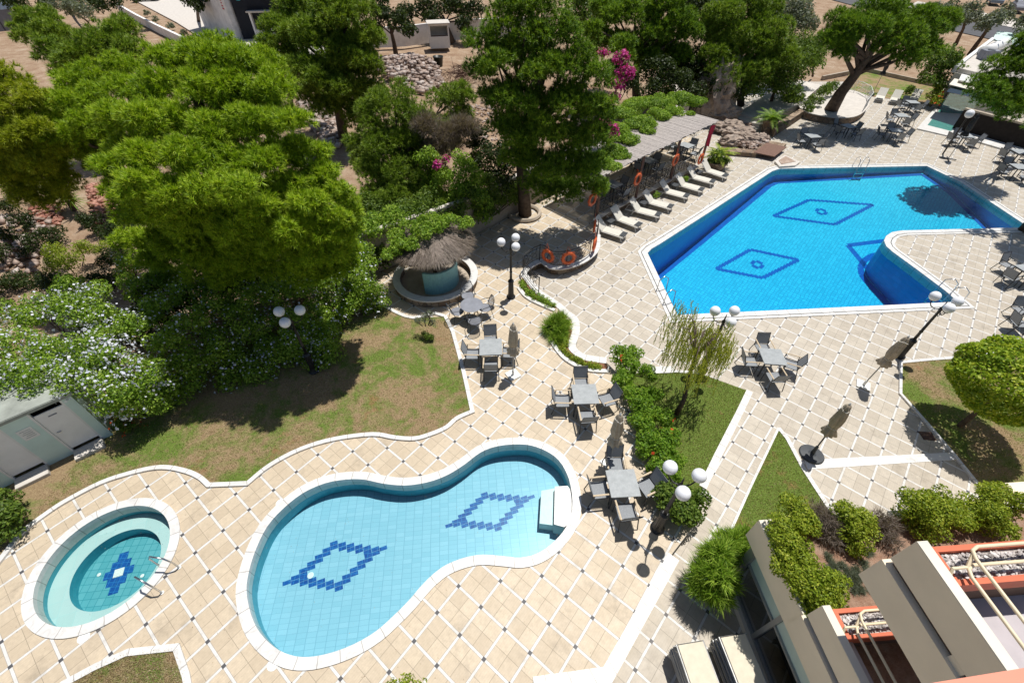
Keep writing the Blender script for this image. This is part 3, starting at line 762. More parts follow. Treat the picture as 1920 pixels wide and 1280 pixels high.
def make_table(label):
    t = thing('dining_table', label, 'table')
    MB().box(-.41, .41, -.41, .41, .715, .745, bev=.006).build('tabletop', 'tabletop', t)
    m = MB()
    for a in (-1, 1): m.box(-.36, .36, a * .36 - .015, a * .36 + .015, .66, .714); m.box(a * .36 - .015, a * .36 + .015, -.345, .345, .661, .7135)
    m.build('frame', 'charcoal', t)
    for sx in (-1, 1):
        for sy in (-1, 1): MB().box(sx * .36 - .022, sx * .36 + .022, sy * .36 - .022, sy * .36 + .022, 0, .66).build('leg', 'charcoal', t)
    return t
protoA = make_chair('teak', 'sling', 'charcoal', 'x'); protoB = make_chair('charcoal', 'sling', 'iron', 'x')
protoT = make_table('x')
used = set()
def place(proto, loc, rz, label, group):
    o = proto if proto.name not in used else copy_tree(proto)
    used.add(proto.name); o.location = loc; o.rotation_euler = (0, 0, rz); o['label'] = label; o['group'] = group; return o
def dining(px, py, z, rz, where, proto, chairs, tl, near=True, dist=.70):
    c = at(px, py, z + .74); c.z = z; rz = R(rz)
    place(protoT, c, rz, tl, 'square dining tables')
    for (k, turn, nm, d) in chairs:
        a = rz + R(90 * k); dv = Vector((math.sin(a), -math.cos(a), 0))
        p = c + dv * d; place(proto, p, a + R(turn), '%s %s' % (nm, where), 'armchairs around the dining tables')
FULL = lambda d=.72: [(0, random.uniform(-6, 6), 'grey sling armchair on the near side', d), (1, random.uniform(-6, 6), 'grey sling armchair on the right side', d), (2, random.uniform(-6, 6), 'grey sling armchair on the far side', d), (3, random.uniform(-6, 6), 'grey sling armchair on the left side', d)]
dining(920, 650, 0, 3, 'of the square table beside the grass edge', protoA, FULL(.68), 'grey topped square table beside the grass edge and a closed parasol')
dining(1097, 738, 0, 2, 'of the table beside the leafy hedge', protoA, [(0, 3, 'grey sling armchair on the near side', .7), (1, 18, 'askew grey sling armchair on the right side', .78), (2, 0, 'grey sling armchair on the far side', .72), (3, -4, 'grey sling armchair on the left side', .74)], 'grey topped square table beside the leafy hedge')
dining(1168, 905, 0, 3, 'of the square table by the kidney pool', protoA, [(0, 4, 'grey sling armchair on the near side', .7), (1, 22, 'askew grey sling armchair on the right side', .78), (2, -3, 'grey sling armchair on the far side', .78), (3, 3, 'grey sling armchair on the left side', .62)], 'grey topped square table by the kidney pool steps')
dining(1449, 668, L, -6, 'of the square table near the weeping tree', protoA, [(0, 8, 'dark armchair on the near side', .74), (1, -20, 'dark armchair on the right side', .78), (2, 5, 'dark armchair on the far side', .76), (3, 0, 'dark armchair on the left side', .72)], 'grey topped square table near the weeping tree below the big pool')
far = [(1524, 254, 8, 'lone shaded table by the rocks'), (1592, 236, 20, 'table in shade before the raised tree terrace'), (1680, 244, -12, 'nearer touching table behind the big pool'),
       (1691, 216, -5, 'farther touching table behind the big pool'), (1712, 191, -6, 'table closest to the far loungers'), (1812, 254, -10, 'table behind the dark closed parasol'),
       (1913, 312, -4, 'table at the right edge nearest the big pool'), (1914, 284, -4, 'table at the right edge by the dark screen'), (1932, 505, 10, 'shaded table at the right edge below the pool tip'), (1957, 592, 5, 'table at the right edge above the clipped tree')]
for px, py, a, nm in far:
    dining(px, py, L, a, 'of the ' + nm, protoB, [(k, random.uniform(-14, 14), 'black armchair, %s side' % s, random.uniform(.72, .82)) for k, s in enumerate(('near', 'right', 'far', 'left'))], 'pale topped square ' + nm)
for px, py, nm in ((1150, 345, 'nearest'), (1215, 300, 'middle'), (1287, 272, 'farthest')):
    dining(px, py, 0, 42, 'of the %s table under the pergola' % nm, protoB, [(k, random.uniform(-10, 10), 'black armchair, %s side' % s, .75) for k, s in enumerate(('pool', 'right', 'wall', 'left'))], 'slatted grey table under the pergola, %s of three' % nm)
# --- iron mesh set by the round bar
def make_mesh_chair():
    t = thing('mesh_armchair', 'x', 'chair')
    arc = [(.24 * math.sin(a), -.2 - .06 * math.cos(a) - (.12 if abs(a) < 2 else 0), .0) for a in np.linspace(-2.2, 2.2, 9)]
    m = MB(); m.tube([(-.22, -.2, .42), (-.25, -.30, .7), (-.17, -.36, .9), (0, -.38, .94), (.17, -.36, .9), (.25, -.30, .7), (.22, -.2, .42)], .014, 6)
    for sx in (-1, 1): m.tube([(sx * .25, -.28, .68), (sx * .29, -.05, .66), (sx * .28, .16, .62), (sx * .24, .22, .42)], .013, 6)
    m.build('frame', 'charcoal', t)
    for sx in (-1, 1):
        MB().tube([(sx * .23, .2, .42), (sx * .26, .26, 0)], .012, 6).build('leg', 'charcoal', t)
        MB().tube([(sx * .22, -.2, .42), (sx * .26, -.3, 0)], .012, 6).build('leg', 'charcoal', t)
    m = MB(); m.lathe([(.02, .415), (.25, .42), (.265, .43), (.25, .436), (.02, .43)], 20); m.build('seat', 'mesh_fence', t)
    m = MB()
    for k in range(11):
        x = -.2 + k * .04; h = .94 - 1.6 * x * x * 1.4
        m.tube([(x * 1.05, -.2, .42), (x * 1.1, -.31, .68), (x, -.375, h)], .006, 4)
    for z, wx in ((.5, .22), (.58, .235), (.66, .245), (.74, .235), (.82, .21)): m.tube([(-wx, -.19 - (z - .42) * .38, z), (wx, -.19 - (z - .42) * .38, z)], .006, 4)
    m.build('backrest', 'mesh_fence', t); return t
c = at(884, 571, .72); c.z = 0
t = thing('mesh_table', 'round dark iron mesh table beside the round bar', 'table', c)
MB().lathe([(.02, .70), (.44, .70), (.46, .715), (.44, .725), (.02, .72)], 28).build('tabletop', 'mesh_fence', t)
m = MB()
for k in range(4): a = R(45 + 90 * k); m.tube([(.1 * math.cos(a), .1 * math.sin(a), .7), (.14 * math.cos(a), .14 * math.sin(a), .35), (.36 * math.cos(a), .36 * math.sin(a), 0)], .014, 6)
m.tube([(.15 * math.cos(a), .15 * math.sin(a), .33) for a in np.linspace(0, 2 * math.pi, 13)[:-1]], .01, 5, True)
m.build('frame', 'charcoal', t)
pc = make_mesh_chair()
for (px, py, ang, nm) in ((877, 553, 190, 'farthest, behind the round mesh table'), (857, 583, -60, 'at the grass side of the round mesh table'), (909, 576, 110, 'at the lamp side of the round mesh table'), (890, 600, 15, 'nearest, in front of the round mesh table')):
    p = at(px, py, .45); p.z = 0
    place(pc, p, R(ang), 'iron mesh armchair with rounded back, ' + nm, 'iron mesh armchairs')
# --- closed parasols
def fold(a, z): return 1 + .16 * math.cos(8 * a + z * 1.5) + .07 * math.cos(3 * a + 9 * z)
def make_parasol(base_kind, canvas='canvas', h=2.45):
    t = thing('closed_parasol', 'x', 'parasol')
    MB().tube([(0, 0, 0), (0, 0, h)], .022, 8).build('pole', 'alu' if base_kind != 'disc' else 'charcoal', t)
    m = MB(); n = 40; prof = [(.035, h), (.07, h - .06), (.10, h - .18), (.125, h - .35), (.145, h - .6), (.15, h - .85), (.115, h - 1.0), (.10, h - 1.06), (.16, h - 1.14), (.21, h - 1.3), (.19, h - 1.33), (.05, h - 1.2)]
    m.lathe(prof, n, wob=fold); m.build('canopy', canvas, t, True)
    m = MB(); m2 = MB(); m.tube([(.118 * fold(a, h - 1.03) * math.cos(a), .118 * fold(a, h - 1.03) * math.sin(a), h - 1.03) for a in np.linspace(0, 2 * math.pi, 25)[:-1]], .014, 5, True)
    m2.tube([(.112 * fold(a, h - .2) * math.cos(a) * 1.02, .112 * fold(a, h - .2) * math.sin(a) * 1.02, h - .2 - .03 * math.cos(2 * a)) for a in np.linspace(0, 2 * math.pi, 25)[:-1]], .012, 5, True)
    m.build('strap', 'lounger_sling' if canvas == 'canvas' else 'charcoal', t); m2.build('strap', 'lounger_sling' if canvas == 'canvas' else 'charcoal', t)
    MB().lathe([(.012, 0), (.035, .02), (.02, .06), (.005, .09)], 10, (0, 0, h)).build('finial', 'white_plastic' if canvas == 'canvas' else 'charcoal', t)
    m = MB()
    if base_kind == 'plate': m.box(-.22, .22, -.22, .22, .004, .05, bev=.01); m.lathe([(.05, .05), (.045, .25), (.03, .26)], 10)
    elif base_kind == 'disc': m.lathe([(.36, .003), (.37, .03), (.34, .06), (.12, .075), (.06, .1), (.045, .45), (.03, .46)], 28)
    else:
        for k in range(2): m.box(-.45, .45, -.035, .035, .003 + k * .041, .043 + k * .041, rotz(R(90 * k)))
    m.build('base', {'plate': 'white_plastic', 'disc': 'charcoal'}.get(base_kind, 'charcoal'), t)
    return t
pp = {}
for (px, py, z, kind, can, tx, ty, lab) in (
        (962, 703, 0, 'plate', 'canvas', 0, 0, 'closed beige parasol on white plate beside the grass-edge table'),
        (1143, 868, 0, 'plate', 'canvas', 2, -1, 'closed beige parasol standing against the leafy hedge'),
        (1618, 722, L, 'plate', 'canvas', 0, 2, 'closed beige parasol on white plate beside the tall lamp'),
        (1521, 852, L, 'disc', 'canvas', -2, 1, 'closed beige parasol on round dark base above the white step'),
        (1777, 299, L, 'cross', 'iron', 0, 0, 'closed black parasol on cross feet behind the big pool'),
        (1636, 176, L, 'cross', 'iron', 0, 0, 'closed black parasol on dry grass beside far loungers')):
    if (kind, can) not in pp: o = pp[(kind, can)] = make_parasol(kind, can, 2.5 if can == 'canvas' else 2.9)
    else: o = copy_tree(pp[(kind, can)])
    o.location = at(px, py, z); o.rotation_euler = (R(tx), R(ty), random.uniform(0, 6)); o['label'] = lab; o['group'] = 'closed parasols'
# --- triple globe lamps
def make_lamp():
    t = thing('globe_lamp', 'x', 'lamp post')
    m = MB(); fl = lambda a, z: 1 + (.06 * math.cos(12 * a) if .2 < z < .8 else 0)
    m.lathe([(.19, 0), (.19, .06), (.15, .10), (.13, .16), (.115, .22), (.10, .78), (.125, .82), (.125, .88), (.07, .95)], 24, wob=fl); m.build('base', 'iron', t)
    m = MB(); m.lathe([(.055, .9), (.05, 1.3), (.065, 1.33), (.05, 1.36), (.042, 2.35), (.06, 2.38), (.06, 2.46), (.03, 2.52), (.015, 2.72), (.004, 2.78)], 14); m.build('pole', 'iron', t, True)
    for k in range(3):
        a = 2 * math.pi * k / 3; u = Vector((math.cos(a), math.sin(a), 0)); z = Vector((0, 0, 1))
        arm = MB().tube([u * .04 + z * 2.40, u * .15 + z * 2.34, u * .28 + z * 2.36, u * .36 + z * 2.46, u * .38 + z * 2.58], .018, 6)
        arm.tube([u * .05 + z * 2.22, u * .16 + z * 2.2, u * .2 + z * 2.28, u * .14 + z * 2.32], .011, 5); ar = arm.build('arm', 'iron', t, True)
        p = u * .38 + z * 2.75; MB().lathe([(.06, -.19), (.08, -.17), (.075, -.14)], 14, p).build('collar', 'iron', ar)
        MB().lathe([(.172 * math.sin(x), -.172 * math.cos(x)) for x in np.linspace(.35, math.pi - .01, 15)], 24, p).build('globe', 'globe', ar, True)
    return t
pl = make_lamp(); first = True
for (px, py, z, g, lab) in (((1232), 990, 0, (1308, 892), 'black lamp post with three white globes beside the bush at hedge end'),
                            (958, 557, 0, (943, 454), 'black lamp post with three white globes beside the round bar'),
                            (1686, 668, L, (1780, 578), 'tall black lamp post with three white globes at the right lawn corner'),
                            (1317, 692, L, (1341, 583), 'black lamp post with three white globes behind the weeping tree'),
                            (None, None, 0, (526, 585), 'lamp post with three white globes rising from the shaded flowering hedge')):
    if px is None:
        q = sum((at(*g_, 2.75) for g_ in ((526, 585), (535, 602), (559, 583))), Vector()) / 3; b = Vector((q.x, q.y, 0))
    else: b = at(px, py, z)
    q = at(*g, z + 2.75); o = pl if first else copy_tree(pl); first = False
    o.location = b; o.rotation_euler = (0, 0, math.atan2(q.y - b.y, q.x - b.x)); o['label'] = lab; o['group'] = 'triple globe lamp posts'
b = at(1818, 214, 2.2)
t = thing('globe_lamp', 'single white globe lamp beside the dark screen at far right', 'lamp post', (b.x, b.y, L))
MB().tube([(0, 0, 0), (0, 0, 2.45)], .05, 8).build('pole', 'iron', t)
MB().lathe([(.25 * math.sin(x), -.25 * math.cos(x)) for x in np.linspace(.3, math.pi - .01, 12)], 20, (0, 0, 2.62)).build('globe', 'globe', t, True)
# --- sun loungers
def make_lounger(sling, frame, tilt, foot=True, seat=.30):
    t = thing('sun_lounger', 'x', 'sun lounger')
    m = MB(); hz = seat - .03
    m.tube([(-.31, -.95, hz), (.31, -.95, hz), (.31, .95, hz), (-.31, .95, hz)], .022, 6, True); m.build('frame', frame, t)
    for sx in (-1, 1):
        MB().tube([(sx * .3, -.8, hz), (sx * .3, -.9, 0)], .02, 6).build('leg', frame, t); MB().tube([(sx * .3, .45, hz), (sx * .3, .58, 0)], .02, 6).build('leg', frame, t)
    MB().box(-.29, .29, -.93, .26, seat - .012, seat + .012, bev=.005).build('seat', sling, t)
    b = MB().box(-.29, .29, 0, .74, -.012, .012, bev=.005).build('backrest', sling, t); b.location = (0, .27, seat); b.rotation_euler = (R(tilt), 0, 0)
    MB().tube([(-.3, 0, -.01), (-.3, .74, -.01), (.3, .74, -.01), (.3, 0, -.01)], .02, 6).build('frame', frame, b)
    if foot: MB().box(-.25, .25, -.98, -.70, seat + .014, seat + .045, bev=.01).build('foot_cover', 'charcoal', t)
    return t
lp = make_lounger('lounger_sling', 'white_plastic', 44)
LG = [(1122, 410, 1169, 440), (1154, 390, 1197, 421), (1186, 375, 1234, 402), (1212, 360, 1257, 387), (1247, 342, 1287, 367), (1271, 328, 1315, 355), (1295, 315, 1336, 340), (1320, 302, 1360, 329)]
names = ['nearest the curved railing', 'second from the curved railing', 'third from the curved railing', 'fourth from the curved railing', 'fourth from the palm planter', 'third from the palm planter', 'second from the palm planter', 'nearest the palm planter']
for i, (hx, hy, fx, fy) in enumerate(LG):
    f = at(fx, fy, L + .3); h = at(hx, hy, L + .75); d = (h - f); d.z = 0; d.normalize()
    o = lp if i == 0 else copy_tree(lp)
    p = f + d * .84; o.location = (p.x, p.y, L); o.rotation_euler = (0, 0, math.atan2(d.y, d.x) - math.pi / 2)
    o['label'] = 'white sun lounger with dark foot cover by the stone wall, ' + names[i]; o['group'] = 'white sun loungers along the stone wall'
for i, ((fx, fy, hx, hy), nm) in enumerate(zip(((1649, 186, 1666, 150), (1676, 190, 1692, 158), (1711, 188, 1730, 162)), ('left', 'middle', 'right'))):
    f = at(fx, fy, L + .3); h = at(hx, hy, L + .6); d = h - f; d.z = 0; d.normalize(); p = f + d * .9
    o = copy_tree(lp); o.location = (p.x, p.y, L); o.rotation_euler = (0, 0, math.atan2(d.y, d.x) - math.pi / 2)
    o['label'] = 'white sun lounger on far dry grass, %s of three' % nm; o['group'] = 'white sun loungers on the far grass'
ls = make_lounger('lounger_beige', 'alu', 9, False)
BR = R(4); E1 = Vector((math.cos(BR), math.sin(BR), 0)); E2 = Vector((-math.sin(BR), math.cos(BR), 0))
k0 = True
for (a, b_, nm) in (((1283, 1211), (1316, 1196), 'left'), ((1356, 1191), (1378, 1189), 'right')):
    nst = 9; zt = L + .3 + .075 * (nst - 1)
    p = (at(*a, zt) + at(*b_, zt)) / 2 - E2 * .93
    if nm == 'right': p = at(1351, 1193, zt) + E1 * .33 - E2 * .93
    for k in range(nst):
        o = ls if k0 else copy_tree(ls); k0 = False
        o.location = (p.x + random.uniform(-.012, .012), p.y + random.uniform(-.02, .02), L + .075 * k); o.rotation_euler = (0, 0, BR + math.pi + R(random.uniform(-.8, .8)) + R(4))
        pos = {0: 'lowest', nst - 1: 'topmost'}.get(k, 'number %d from below' % (k + 1))
        o['label'] = 'beige sun lounger in the %s stack by the glass front, %s' % (nm, pos); o['group'] = 'stacked beige sun loungers'
# low side tables between the loungers
def make_side():
    t = thing('side_table', 'x', 'side table')
    MB().box(-.22, .22, -.22, .22, .40, .43, bev=.006).build('tabletop', 'charcoal', t)
    for sx in (-1, 1):
        for sy in (-1, 1): MB().tube([(sx * .18, sy * .18, .4), (sx * .2, sy * .2, 0)], .014, 5).build('leg', 'charcoal', t)
    return t
st = make_side()
for i, ((px, py), nm) in enumerate(zip(((1144, 413), (1206, 379), (1265, 346), (1310, 321)), ('nearest the curved railing', 'second from the curved railing', 'third from the curved railing', 'nearest the palm planter'))):
    o = st if i == 0 else copy_tree(st); q = at(px, py, L + .42); o.location = (q.x, q.y, L); o.rotation_euler = (0, 0, R(45)); o['label'] = 'low dark side table between white loungers, ' + nm; o['group'] = 'low side tables'
# --- ladders and handrails
def ladder(a, b, z, into, lab, steps=3):
    pa, pb = at(*a, z), at(*b, z); t = thing('pool_ladder', lab, 'ladder', (pa + pb) / 2, 0, 'pool ladders'); c0 = (pa + pb) / 2
    for p in (pa, pb):
        o = p - c0; MB().tube([o - into * .35 + Vector((0, 0, 0)), o - into * .32 + Vector((0, 0, .55)), o - into * .1 + Vector((0, 0, .72)), o + into * .15 + Vector((0, 0, .55)), o + into * .22 + Vector((0, 0, -.2)), o + into * .22 + Vector((0, 0, -.9))], .022, 8).build('rail', 'steel', t, True)
    for k in range(steps): 
        o = into * .22 + Vector((0, 0, -.25 - .25 * k)); MB().tube([pa - c0 + o, pb - c0 + o], .03, 6).build('rung', 'steel', t)
    return t
ladder((1243, 541), (1256, 566), L, Vector((.93, .36, 0)), 'steel pool ladder at the left end of the big pool')
ladder((1603, 316), (1619, 316), L, Vector((0, -1, 0)), 'steel pool ladder at the far side of the big pool')
ladder((1765, 545), (1785, 561), L, Vector((-.75, .66, 0)), 'steel pool ladder at the near right corner of the big pool')
for (a, lab) in (((306, 1060), 'dark steel handrail at the spa, farther one'), ((280, 1097), 'dark steel handrail at the spa, nearer one')):
    p = at(*a, .04); u = (p - Vector((*SPA_C, 0))); u.z = 0; u.normalize(); t = thing('handrail', lab, 'handrail', p, 0, 'spa handrails')
    MB().tube([-u * .12 + Vector((0, 0, -.3)), -u * .12 + Vector((0, 0, .45)), Vector((0, 0, .62)), u * .3 + Vector((0, 0, .55)), u * .42 + Vector((0, 0, .3)), u * .42 + Vector((0, 0, -.05))], .022, 8).build('rail', 'steel', t, True)
    MB().lathe([(.05, 0), (.05, .012), (.025, .02)], 12, (u.x * .42, u.y * .42, -.036)).build('flange', 'white_plastic', t)
for (px, py, z, lab) in ((526, 943, 0, 'round white lid in paving at far left of kidney pool'), (512, 1245, 0, 'round white lid in paving at near end of kidney pool'), (157, 1194, 0, 'round white lid in paving beside the spa')):
    p = at(px, py, z); t = tag(MB().lathe([(.12, -.01), (.13, .008), (.11, .014), (.03, .014), (.025, .02), (.005, .02)], 24).build('skimmer_lid', 'white_plastic'), lab, 'lid', 'skimmer lids'); t.location = p
p = at(1739, 817, L); t = thing('drain_grate', 'brown metal drain grate in paving beside right lawn', 'grate', p, R(-6))
m = MB()
for k in range(6): m.box(-.2, .2, -.15 + k * .055, -.12 + k * .055, .004, .014)
m.build('bars', 'deck_wood', t); MB().box(-.21, .21, -.17, .17, -.02, .003).build('dark_plate', 'dark_room', t)  # flat near-black plate, painted in place of a shaded hollow below the bars
f0, f1 = at(1128, 329, 2.6), at(1347, 226, 2.6); dw = (f1 - f0).normalized(); nw = Vector((-dw.y, dw.x, 0))
def hung(px, py, off=-.32):
    d = ray(px, py); o = Vector((0, 0, H)); t = (off - (o - f0).dot(nw)) / d.dot(nw); return o + d * t
# --- railing of the shaded terrace, lifebuoys
rl = thing('railing', 'black wrought iron railing with scrolls along the curved terrace edge', 'railing', (0, 0, 0))
def rail_on(pts, t, h=.82, z=.04, sc=.13, mat='iron'):
    P = [Vector((p[0], p[1], 0)) for p in pts]; m = MB()
    for zz, r in ((h, .02), (h - .12, .011), (.1, .012)): m.tube([p + Vector((0, 0, z + zz)) for p in P], r, 6)
    m.build('rail', mat, t); tot = 0; acc = 0; last = None; sm = MB(); nxt = 0.
    for a, b in zip(P[:-1], P[1:]):
        d = b - a; ln = d.length; d.normalize(); pos_ = 0
        while nxt <= tot + ln:
            q = a + d * (nxt - tot); k = round(nxt / .3)
            if k % 5 == 0: MB().tube([q + Vector((0, 0, z - .03)), q + Vector((0, 0, z + h + .06))], .022, 6).build('post', mat, t)
            else:
                for cz, r in ((.22 + .1, sc), (.56, sc * .8)):
                    sm.tube([q + d * r * math.cos(x) * .95 + Vector((0, 0, z + cz + r * math.sin(x) + .02)) for x in np.linspace(0, 2 * math.pi, 11)[:-1]], .009, 4, True)
                sm.tube([q + d * .15 + Vector((0, 0, z + .1)), q + d * .15 + Vector((0, 0, z + h))], .009, 4)
            nxt += .3
        tot += ln
    sm.build('scrollwork', mat, t)
ins = offset(ed2[27:], -.0, False)
rail_on([p for p in ed2[26:]], rl)
rl2 = thing('railing', 'black wrought iron railing with scrolls above the loungers', 'railing', (0, 0, 0))
rail_on([Vector((p[0] - .1, p[1] + .1)) for p in (ed[27], ed[28], ed[29])], rl2)
def make_buoy():
    t = thing('lifebuoy', 'x', 'lifebuoy'); m = MB(); Rr, r = .255, .075; n, k = 28, 10; vs = []; fs = []
    for i in range(n):
        for j in range(k):
            a, b = 2 * math.pi * i / n, 2 * math.pi * j / k; q = Rr + r * math.cos(b); vs.append((q * math.cos(a), r * .75 * math.sin(b), q * math.sin(a)))
            fs.append((i * k + j, ((i + 1) % n) * k + j, ((i + 1) % n) * k + (j + 1) % k, i * k + (j + 1) % k))
    m.add(vs, fs).build('ring', 'orange', t, True)
    m = MB(); m.tube([((Rr + .1 + .03 * math.cos(8 * a)) * math.cos(a), 0, (Rr + .1 + .03 * math.cos(8 * a)) * math.sin(a)) for a in np.linspace(0, 2 * math.pi, 41)[:-1]], .01, 5, True)
    m.tube([(-.1, 0, .38), (0, .05, .62), (.1, 0, .38)], .009, 5); m.build('rope', 'orange', t); return t
pb = make_buoy(); WALLD = Vector((1, 1, 0)).normalized()
for i, (px, py, Yr, ang, lab) in enumerate(((1111, 374, 21.9, 45, 'orange lifebuoy hanging at the pergola corner above the first lounger'), (1196, 336, 24.7, 45, 'orange lifebuoy hanging on a pergola post behind the third lounger'),
        (1267, 300, 27.9, 45, 'orange lifebuoy hanging on a pergola post behind the sixth lounger'), (1314, 298, 29.8, 45, 'orange lifebuoy hanging beside the palm planter'),
        (1115, 424, None, 80, 'orange lifebuoy on the curved railing, edge-on beside the first lounger'), (1115, 458, None, 70, 'orange lifebuoy on the curved railing where it bulges toward the big pool'),
        (1027, 480, None, -35, 'orange lifebuoy on the angled end of the curved railing'), (1066, 484, None, 10, 'orange lifebuoy on the front of the curved railing facing the hotel'))):
    o = pb if i == 0 else copy_tree(pb)
    o.location = hung(px, py) if Yr else at(px, py, .5) - Vector((0, .0, 0)); o.rotation_euler = (0, random.uniform(-.3, .3), R(ang)); o['label'] = lab; o['group'] = 'orange lifebuoys'
# --- pergola over the shaded terrace
f0, f1 = at(1128, 329, 2.6), at(1347, 226, 2.6); dw = (f1 - f0).normalized(); nw = Vector((-dw.y, dw.x, 0)); plen = (f1 - f0).length
pg = thing('pergola', 'long pergola with weathered pale slat roof over the shaded terrace', 'pergola', (0, 0, 0))
m = MB(); k = int(plen / .14)
for i in range(k):
    a = f0 + dw * plen * i / k; wv = random.uniform(.118, .132); zz = random.uniform(-.006, .006); ov = random.uniform(-.06, .06)
    q = [a - nw * (ov + .1), a + dw * wv - nw * (ov + .1), a + dw * wv + nw * 3.3, a + nw * 3.3]
    m.prism([(p.x, p.y) for p in q], 2.6 + zz, 2.625 + zz)
m.build('roof', 'slate_pergola', pg)
for off in (.12, 1.6, 3.1):
    q = [f0 + nw * off, f1 + nw * off, f1 + nw * (off + .1), f0 + nw * (off + .1)]; MB().prism([(p.x, p.y) for p in q], 2.42, 2.59).build('beam', 'deck_wood', pg)
for i in range(4):
    for off in (.17, 3.1):
        p = f0 + dw * (.3 + (plen - .6) * i / 3) + nw * off; MB().box(p.x - .06, p.x + .06, p.y - .06, p.y + .06, 0, 2.42).build('post', 'deck_wood', pg)
# red banner at the pergola end
q0 = atY(1337, 238, f1.y - .3); t = thing('banner', 'narrow red flag hanging at the far pergola corner', 'flag', q0)
MB().add([(-.12, 0, .1), (.16, .03, .1), (.1, .04, -.5), (.12, 0, -1.2), (-.1, .02, -1.15), (-.14, .03, -.5)], [(0, 1, 2, 5), (5, 2, 3, 4)]).build('cloth', 'red_cloth', t)
MB().tube([(-.2, 0, .14), (.2, 0, .14)], .012, 6).build('rod', 'iron', t)
# garden wall behind bar and pergola
gw = thing('garden_wall', 'rendered beige wall running behind the bar and the pergola', 'wall', (0, 0, 0))
band([Vector((-7.5, 16.2)), Vector((-2.2, 20.1)), Vector((.6, 23.1)), Vector((9.3, 31.7)), Vector((12.6, 34.6))], .2, -.05, 2.0, 'face', 'wall_beige', gw)
band([Vector((-7.5, 16.2)), Vector((-2.2, 20.1)), Vector((.6, 23.1)), Vector((9.3, 31.7)), Vector((12.6, 34.6))], .26, 2.0, 2.06, 'coping', 'concrete', gw)
tr_ = MB(); q = at(983, 402, 0)
tw = tag(MB().tube([(q.x + .85 * math.cos(a), q.y + .85 * math.sin(a), .1) for a in np.linspace(0, 2 * math.pi, 29)[:-1]], .11, 6, True).build('tree_ring', 'wall_beige'), 'low curved kerb ring around the big central pine trunk', 'kerb')
# --- round thatched bar
RP = [(740, 535), (762, 553), (810, 566), (850, 557), (872, 545), (889, 527), (894, 512), (885, 489)]
W_ = np.array([list(at(*p, .36))[:2] for p in RP]); A_ = np.c_[2 * W_, np.ones(len(W_))]; s_ = np.linalg.lstsq(A_, (W_ ** 2).sum(1), rcond=None)[0]
BC = (float(s_[0]), float(s_[1])); BRad = float(math.sqrt(s_[2] + s_[0] ** 2 + s_[1] ** 2)); print('bar', BC, BRad)
bar = thing('thatched_bar', 'round thatched bar with teal curved counter inside a low ring wall', 'bar', (*BC, 0))
n = 64; arc = [R(k) for k in np.linspace(-200, 70, n)]
m = MB(); vs = []; fs = []
for a in arc:
    for r_, z_ in ((BRad, 0), (BRad, .30), (BRad - .24, .30), (BRad - .24, -.0)): vs.append((r_ * math.cos(a), r_ * math.sin(a), z_))
for i in range(n - 1):
    for k in range(3): fs.append((i * 4 + k, i * 4 + 4 + k, i * 4 + 5 + k, i * 4 + 1 + k))
m.add(vs, fs).build('ring_wall', 'stone', bar)
m = MB(); vs = []; fs = []
for a in arc:
    for r_, z_ in ((BRad + .04, .301), (BRad + .04, .36), (BRad - .28, .36), (BRad - .28, .301)): vs.append((r_ * math.cos(a), r_ * math.sin(a), z_))
for i in range(n - 1):
    for k in range(4): fs.append((i * 4 + k, i * 4 + 4 + k, i * 4 + 4 + (k + 1) % 4, i * 4 + (k + 1) % 4))
m.add(vs, fs).build('coping', 'marble', bar)
MB().lathe([(BRad - .25, .0), (BRad - .25, .012)], 48).build('floor', 'wall_beige', bar)
m = MB(); vs = []; fs = []; ca = [R(k) for k in np.linspace(-112, 5, 40)]
for i, a in enumerate(ca):
    g_ = .012 * (i % 2)
    for r_, z_ in ((1.0 + g_, .013), (1.0 + g_, 1.08), (.9, 1.08), (.9, .013)): vs.append((r_ * math.cos(a), r_ * math.sin(a) + .0, z_))
for i in range(len(ca) - 1):
    for k in range(4): fs.append((i * 4 + k, i * 4 + 4 + k, i * 4 + 4 + (k + 1) % 4, i * 4 + (k + 1) % 4))
fs += [(0, 1, 2, 3), (4 * 39, 4 * 39 + 3, 4 * 39 + 2, 4 * 39 + 1)]
m.add(vs, fs).build('counter', 'teal_boards', bar)
MB().tube([(0, 0, 0), (0, 0, 2.7)], .09, 10).build('post', 'bark', bar)
m = MB()
thw = lambda a, z: 1 + .03 * math.sin(9 * a) + .025 * math.sin(23 * a + 2) + .02 * math.sin(41 * a)
m.lathe([(1.6, 1.98), (1.72, 1.96), (1.68, 2.05), (1.3, 2.2), (.8, 2.4), (.3, 2.55), (.06, 2.63)], 72, wob=thw); roof = m.build('thatch', 'thatch', bar, True)
# straw strands lying down the thatch
n_ = 9000; a = rng.uniform(0, 2 * math.pi, n_); u = np.sqrt(rng.uniform(.02, 1.05, n_)); r_ = u * 1.7; z_ = 2.62 - u * .6 + rng.uniform(0, .07, n_)
P_ = np.c_[r_ * np.cos(a), r_ * np.sin(a), z_]; d_ = unit(np.c_[np.cos(a), np.sin(a), np.full(n_, -.5)] + rng.normal(size=(n_, 3)) * .16); sd_ = unit(np.c_[-np.sin(a), np.cos(a), np.zeros(n_)]) * .012
V = np.empty((n_ * 3, 3)); V[0::3] = P_ - sd_; V[1::3] = P_ + sd_; V[2::3] = P_ + d_ * rng.uniform(.15, .35, (n_, 1))
o = npmesh('straw', V, np.arange(n_ * 3).reshape(-1, 3), 3, 'leaf_twig', roof)
